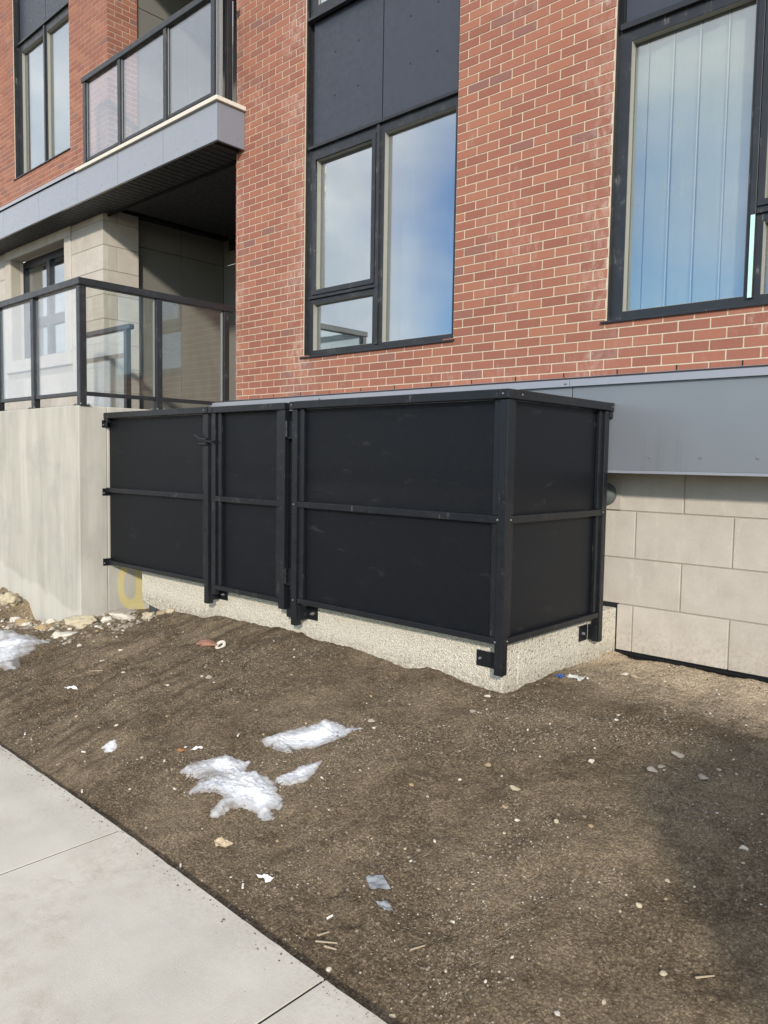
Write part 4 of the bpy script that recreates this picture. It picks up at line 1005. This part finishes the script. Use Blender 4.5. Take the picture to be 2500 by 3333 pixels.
# fine gravel, clods and straw: nobody could count them
def ico():
    bm = bmesh.new(); bmesh.ops.create_icosphere(bm, subdivisions=1, radius=1); v = [tuple(a.co) for a in bm.verts]; f = [tuple(b.index for b in a.verts) for a in bm.faces]; bm.free(); return v, f
IV, IF = ico()
def scatter(name, m, label, cat, count, size, flat, region, dens=None, sink=.2, on=None):
    mb = MB(); n_ = 0
    while n_ < count:
        x, y = region()
        if (on is None and blocked(x, y)) or (dens and random.random() > dens(x, y)): continue
        s_ = size()*(1 if n_ % 3 else 1.15); z = soil_h(x, y) if on is None else on; a = random.uniform(0, 6.3); ca, sa = math.cos(a), math.sin(a); e = random.uniform(.6, 1.1); k = len(mb.v); rr = random.random()
        jig = [random.uniform(.6, 1.3) for _ in IV]
        for (vx, vy, vz), g in zip(IV, jig):
            px = vx*s_*g; py = vy*s_*e*g
            mb.v.append((x+px*ca-py*sa, y+px*sa+py*ca, z+vz*s_*flat*g+s_*flat*(1-2*sink)*.5))
        for f in IF: mb.f.append(tuple(k+i for i in f)); mb.r.append(rr)
        n_ += 1
    o = mb.build(name, M[m], attr=True); o['kind'] = 'stuff'; o['label'] = label; o['category'] = cat; return o
def reg_all():
    # denser towards the viewer, where single grains are large
    while True:
        x = random.uniform(-1.6, 6.4); y = random.uniform(-3.34, -.03)
        if random.random() < .35+.65*max(0, (x-2)/4.4): return x, y
def reg_left(): return random.uniform(-1.9, .95), random.uniform(-2.25, -1.36)
dn = lambda x, y: .06+.94*max(0, min(1, .35+1.9*noise.noise(Vector((x*1.7, y*1.7, 11)))+.9*noise.noise(Vector((x*5, y*5, 12)))))**1.4
scatter('gravel', 'gravel', 'fine pale gravel strewn over the bare dirt', 'gravel', 15000, lambda: random.choice((.0012, .0015, .0018, .0020, .0022, .0026, .0030, .0036, .0046)), .6, reg_all, dn)
scatter('gravel', 'gravel', 'loose stony rubble at the foot of the concrete wall', 'gravel', 900, lambda: random.choice((.006, .008, .010, .014, .018, .025)), .6, reg_left, lambda x, y: 1 if y > -2.0+.25*x else .25)
scatter('soil_clods', 'clod', 'crumbly dark soil clods on the dirt surface', 'soil', 16000, lambda: random.choice((.0016, .002, .0024, .0028, .0034, .0042, .0055, .008)), .7, reg_all, dn, .3)
def reg_edge():
    x = random.uniform(1.8, 5.6); return x, edge_y(x)-abs(random.gauss(0, .028))*(1+2*(random.random()<.12))-.004
scatter('soil_crumbs', 'clod', 'soil crumbs spilled on the sidewalk edge', 'soil', 300, lambda: random.choice((.001, .0012, .0016, .002, .0026, .004)), .7, reg_edge, None, .2, 0.0)
sm = MB(); n_ = 0
while n_ < 1700:
    x, y = reg_all()
    if blocked(x, y) or random.random() > dn(x+3, y): continue
    L_ = random.choice((.006, .008, .010, .013, .018, .028)); a = random.uniform(0, 6.3); w_ = random.uniform(.0004, .0009); rr = random.random()
    dx, dy = math.cos(a)*L_/2, math.sin(a)*L_/2; z0_ = soil_h(x-dx, y-dy)+.002; z1_ = soil_h(x+dx, y+dy)+.002+random.uniform(0, .004)
    sm.cyl((x-dx, y-dy, z0_), (x+dx, y+dy, z1_), w_, w_*.7, 4, rr); n_ += 1
so3 = sm.build('straw', M['straw'], attr=True); so3['kind'] = 'stuff'; so3['label'] = 'dry straw and root bits strewn over the dirt'; so3['category'] = 'straw'
# cigarette butts
def butt(x, y, a, label):
    L_ = .024; z = soil_h(x, y)+.0055; dx, dy = math.cos(a)*L_/2, math.sin(a)*L_/2
    o = empty('cigarette_butt', (x, y, z-.004)); tag(o, label, 'cigarette butt', 'litter on the dirt')
    MB().cyl((x-dx, y-dy, z), (x+dx*.3, y+dy*.3, z+.001), .0042, .0042, 10).build('paper_wrap', M['filter'], o)
    MB().cyl((x+dx*.32, y+dy*.32, z+.001), (x+dx, y+dy, z+.0014), .0041, .0040, 10).build('filter_tip', M['filter'], o)
butt(2.092, -3.093, 2.6, 'white cigarette butt farthest left along the sidewalk edge'); butt(3.262, -2.478, 2.2, 'white cigarette butt left of the long slanting snow patch')
butt(2.675, -3.033, .3, 'white cigarette butt just left of the tiny ice lump'); butt(2.979, -3.19, 2.6, 'white cigarette butt between the tiny ice lump and the sidewalk')
butt(3.892, -3.229, 2.5, 'white cigarette butt lying right on the sidewalk edge'); butt(4.212, -3.164, 2.4, 'white cigarette butt beside the bone-shaped scrap'); butt(4.601, -3.083, 1.5, 'long white cigarette butt between two pits below the plastic film')
# flat litter: thin folded sheets
def sheet(name, x, y, pts, m, label, cat, lift=.006, curl=.006, seed=0):
    bm = bmesh.new(); vs = [bm.verts.new((p[0], p[1], 0)) for p in pts]; bm.faces.new(vs)
    bmesh.ops.triangulate(bm, faces=bm.faces); bmesh.ops.subdivide_edges(bm, edges=bm.edges, cuts=4, use_grid_fill=True)
    for v in bm.verts:
        v.co.z = soil_h(x+v.co.x, y+v.co.y)-soil_h(x, y)+lift+curl*noise.noise(Vector((v.co.x*60+seed, v.co.y*60, seed)))
    me = bpy.data.meshes.new(name); bm.to_mesh(me); bm.free(); me.materials.append(M[m])
    o = bpy.data.objects.new(name, me); COL.objects.link(o); o.location = (x, y, soil_h(x, y))
    s_ = o.modifiers.new('thick', 'SOLIDIFY'); s_.thickness = .0012; s_.offset = 0
    tag(o, label, cat, 'litter on the dirt'); return o
sheet('plastic_scrap', 4.635, -2.877, [(-.055,-.005),(.01,-.045),(.055,.012),(-.010,.040)], 'film', 'torn square of dirty bluish plastic film, larger of two', 'plastic scrap', seed=1)
sheet('plastic_scrap', 4.733, -2.939, [(-.035,-.012),(.015,-.022),(.035,.010),(-.016,.022)], 'film', 'small square of dirty grey plastic film, smaller of two', 'plastic scrap', seed=2)
sheet('paper_scrap', 3.169, -2.67, [(-.03,-.02),(-.005,-.014),(.03,.016),(.012,.026),(-.02,.0)], 'paper', 'crumpled white paper scrap left of the snow patches', 'paper scrap', seed=3, curl=.012)
sheet('paper_scrap', 1.777, -2.676, [(-.045,-.022),(.01,-.010),(.05,.022),(.0,.016)], 'paper', 'white paper scrap on the ridged dirt by the snow sheet', 'paper scrap', seed=4, curl=.012)
sheet('leaf', 3.105, -2.725, [(-.035,-.012),(-.005,-.014),(.035,.010),(.008,.012)], 'leaf', 'curled brown dead leaf beside the white paper scrap', 'leaf', seed=5, curl=.012)
sheet('leaf', 3.911, -3.044, [(-.04,-.012),(.0,-.03),(.045,.0),(.02,.012),(.035,.03),(.0,.022),(-.03,.018)], 'dryleaf', 'pale dried leaf between the snow and the sidewalk', 'leaf', seed=6, curl=.014)
sheet('plastic_scrap', 4.247, -3.086, [(-.045,-.010),(-.02,-.014),(.0,-.006),(.02,-.016),(.04,-.004),(.038,.014),(.012,.008),(-.005,.014),(-.03,.006)], 'paper', 'white bone-shaped scrap between the sidewalk and the plastic film', 'plastic scrap', seed=7, curl=.008, lift=.010)
wr_ = empty('food_wrapper', (4.27, -.90, soil_h(4.27, -.90))); tag(wr_, 'clear wrapper with a blue end near the curb side', 'wrapper', 'litter on the dirt')
def subsheet(o_, parent):
    for k in ('label', 'category', 'group'):
        if k in o_: del o_[k]
    o_.parent = parent; o_.matrix_parent_inverse = parent.matrix_world.inverted()
subsheet(sheet('wrapper_film', 4.30, -.86, [(-.03,-.02),(.06,-.01),(.09,.05),(.03,.03),(-.02,.02)], 'film_pale', '', '', seed=8, curl=.02), wr_)
subsheet(sheet('wrapper_end', 4.262, -.91, [(-.03,-.014),(.015,-.02),(.022,.016),(-.02,.02)], 'blue', '', '', seed=9, curl=.014, lift=.014), wr_)
# white ring cap
bm = bmesh.new(); seg, tub = 28, 12
for i in range(seg):
    for j_ in range(tub):
        a = 2*math.pi*i/seg; b = 2*math.pi*j_/tub; r_ = .030+.012*math.cos(b); bm.verts.new((r_*math.cos(a), r_*math.sin(a), .012*math.sin(b)))
bm.verts.ensure_lookup_table()
for i in range(seg):
    for j_ in range(tub): bm.faces.new([bm.verts[i*tub+j_], bm.verts[((i+1) % seg)*tub+j_], bm.verts[((i+1) % seg)*tub+(j_+1) % tub], bm.verts[i*tub+(j_+1) % tub]])
me = bpy.data.meshes.new('plastic_ring'); bm.to_mesh(me); bm.free(); me.shade_smooth(); me.materials.append(M['rock_white'])
o = bpy.data.objects.new('plastic_ring', me); COL.objects.link(o); o.location = (2.074, -1.744, soil_h(2.074, -1.744)+.014); o.rotation_euler = (.7, -.2, .4); tag(o, 'round white plastic ring beside the broken brick', 'ring', 'litter on the dirt')
# wood splinters
def splinter(x, y, L_, a, w_, label):
    m_ = MB(); dx, dy = math.cos(a)*L_/2, math.sin(a)*L_/2; nx_, ny_ = -math.sin(a)*w_, math.cos(a)*w_; z = max(soil_h(x-dx, y-dy), soil_h(x+dx, y+dy), soil_h(x, y))+.002
    m_.prism([(x-dx-nx_, y-dy-ny_), (x+dx-nx_*.4, y+dy-ny_*.4), (x+dx+nx_*.6, y+dy+ny_*.6), (x-dx+nx_, y-dy+ny_)], 'z', z, z+.004)
    o = m_.build('wood_splinter', M['wood'], bevel=.0008); base_at(o, (x, y, z)); tag(o, label, 'wood splinter', 'litter on the dirt')
splinter(4.683, -3.176, 0.075, .62, .003, 'pale wood splinter nearest the sidewalk below the pits'); splinter(4.640, -3.150, 0.045, 1.25, .0028, 'short pale wood splinter above the longer one by the sidewalk'); splinter(4.712, -3.185, 0.045, .35, .004, 'darker wood sliver beside the pale splinter by the sidewalk'); splinter(5.72, -2.62, .06, .9, .003, 'thin pale splinter at the lower right edge')
splinter(4.95, -3.02, .055, 1.2, .0022, 'thin wood sliver at the bottom centre of the dirt'); splinter(1.62, -2.43, .09, .9, .003, 'pale straw-like splinter on the ridged dirt left of the snow')

# ------------------------------------------------------------------ unseen box added at the right to cast the shade on the dirt
uc = empty('shade_caster_box', (8.3, -3.95, 0)); tag(uc, 'unseen green box added right of the frame to shade the dirt', 'shade_caster')
t = MB(); t.box(7.36, 9.0, -4.35, -3.45, .10, 1.52); t.build('caster_body', M['shade_caster'], uc, bevel=.02)
t = MB(); t.box(7.32, 9.04, -4.39, -3.41, 1.521, 1.57); t.build('lid', M['shade_caster'], uc, bevel=.015)
t = MB(); t.box(7.26, 9.1, -4.45, -3.35, -.1, .099); t.build('pad', M['sidewalk'], uc, bevel=.01)

# ------------------------------------------------------------------ light, sky, camera
PHI, EL = 42.0, 21.5
sd = Vector((math.sin(R(PHI))*math.cos(R(EL)), -math.cos(R(PHI))*math.cos(R(EL)), math.sin(R(EL))))
sl = bpy.data.lights.new('sun', 'SUN'); sl.energy = 3.5; sl.angle = R(3); sl.color = (1, .92, .80)
slo = bpy.data.objects.new('sun', sl); COL.objects.link(slo); slo.rotation_euler = (-sd).to_track_quat('-Z', 'Y').to_euler()
w = bpy.data.worlds.new('World'); S.world = w; w.use_nodes = True; nt = w.node_tree; nt.nodes.clear(); n = N(nt)
out = n.new('ShaderNodeOutputWorld'); bg = n.new('ShaderNodeBackground'); bg.inputs['Strength'].default_value = .10
sky = n.new('ShaderNodeTexSky', sky_type='NISHITA'); sky.sun_disc = False; sky.sun_elevation = R(EL); sky.sun_rotation = math.pi-R(PHI)
sky.air_density = 1.0; sky.dust_density = .6; sky.ozone_density = 2.0
tc = n.new('ShaderNodeTexCoord'); mp = n.new('ShaderNodeMapping'); mp.inputs['Scale'].default_value = (1, 1, 2.2); mp.inputs['Location'].default_value = (.3, .1, .0)
n.link(tc.outputs['Generated'], mp.inputs['Vector'])
sx = n.new('ShaderNodeSeparateXYZ'); n.link(tc.outputs['Generated'], sx.inputs[0])
c1 = n.noise(mp.outputs[0], 1.5, 4, .48, .2)
bank = n.ramp(sx.outputs[2], [(.17, -.10), (.42, .26), (.7, .22)])           # cloud deck thickens with height
side = n.ramp(n.math('MULTIPLY', sx.outputs[0], -1.0), [(.55, 0), (.85, .56)])           # a bright cloud bank off to one side
cm = n.ramp(n.math('ADD', n.math('ADD', c1, bank), side), [(.54, 0), (.80, .95)])
cc = n.ramp(n.noise(mp.outputs[0], 4.5, 5, .6), [(.3, (8.4, 9.0, 9.8)), (.7, (13.0, 13.0, 12.8))])
blue = n.mix(1.0, sky.outputs[0], (1.4, 1.88, 2.4), 'MULTIPLY')
col = n.mix(cm, blue, cc)
n.link(col, bg.inputs[0]); n.link(bg.outputs[0], out.inputs[0])

cam = bpy.data.cameras.new('camera'); cam.sensor_fit = 'HORIZONTAL'; cam.sensor_width = 36; cam.lens = 36.0; cam.clip_start = .05; cam.clip_end = 1000
co = bpy.data.objects.new('camera', cam); COL.objects.link(co); S.camera = co
yaw, pitch, roll = .742054860, .067741659, .015756374
fw = Vector((-math.sin(yaw)*math.cos(pitch), math.cos(yaw)*math.cos(pitch), -math.sin(pitch)))
rg = Vector((math.cos(yaw), math.sin(yaw), 0)); upv = rg.cross(fw)
rg2 = rg*math.cos(roll)+upv*math.sin(roll); up2 = -rg*math.sin(roll)+upv*math.cos(roll)
co.matrix_world = Matrix(((rg2.x, up2.x, -fw.x, 6.473114), (rg2.y, up2.y, -fw.y, -4.876909), (rg2.z, up2.z, -fw.z, 1.6), (0, 0, 0, 1)))

vs = S.view_settings; vs.view_transform = 'Standard'; vs.look = 'None'; vs.exposure = 0.25; vs.gamma = 1; vs.use_curve_mapping = False
S.cycles.use_denoising = True
S.cycles.max_bounces = 8; S.cycles.transparent_max_bounces = 24
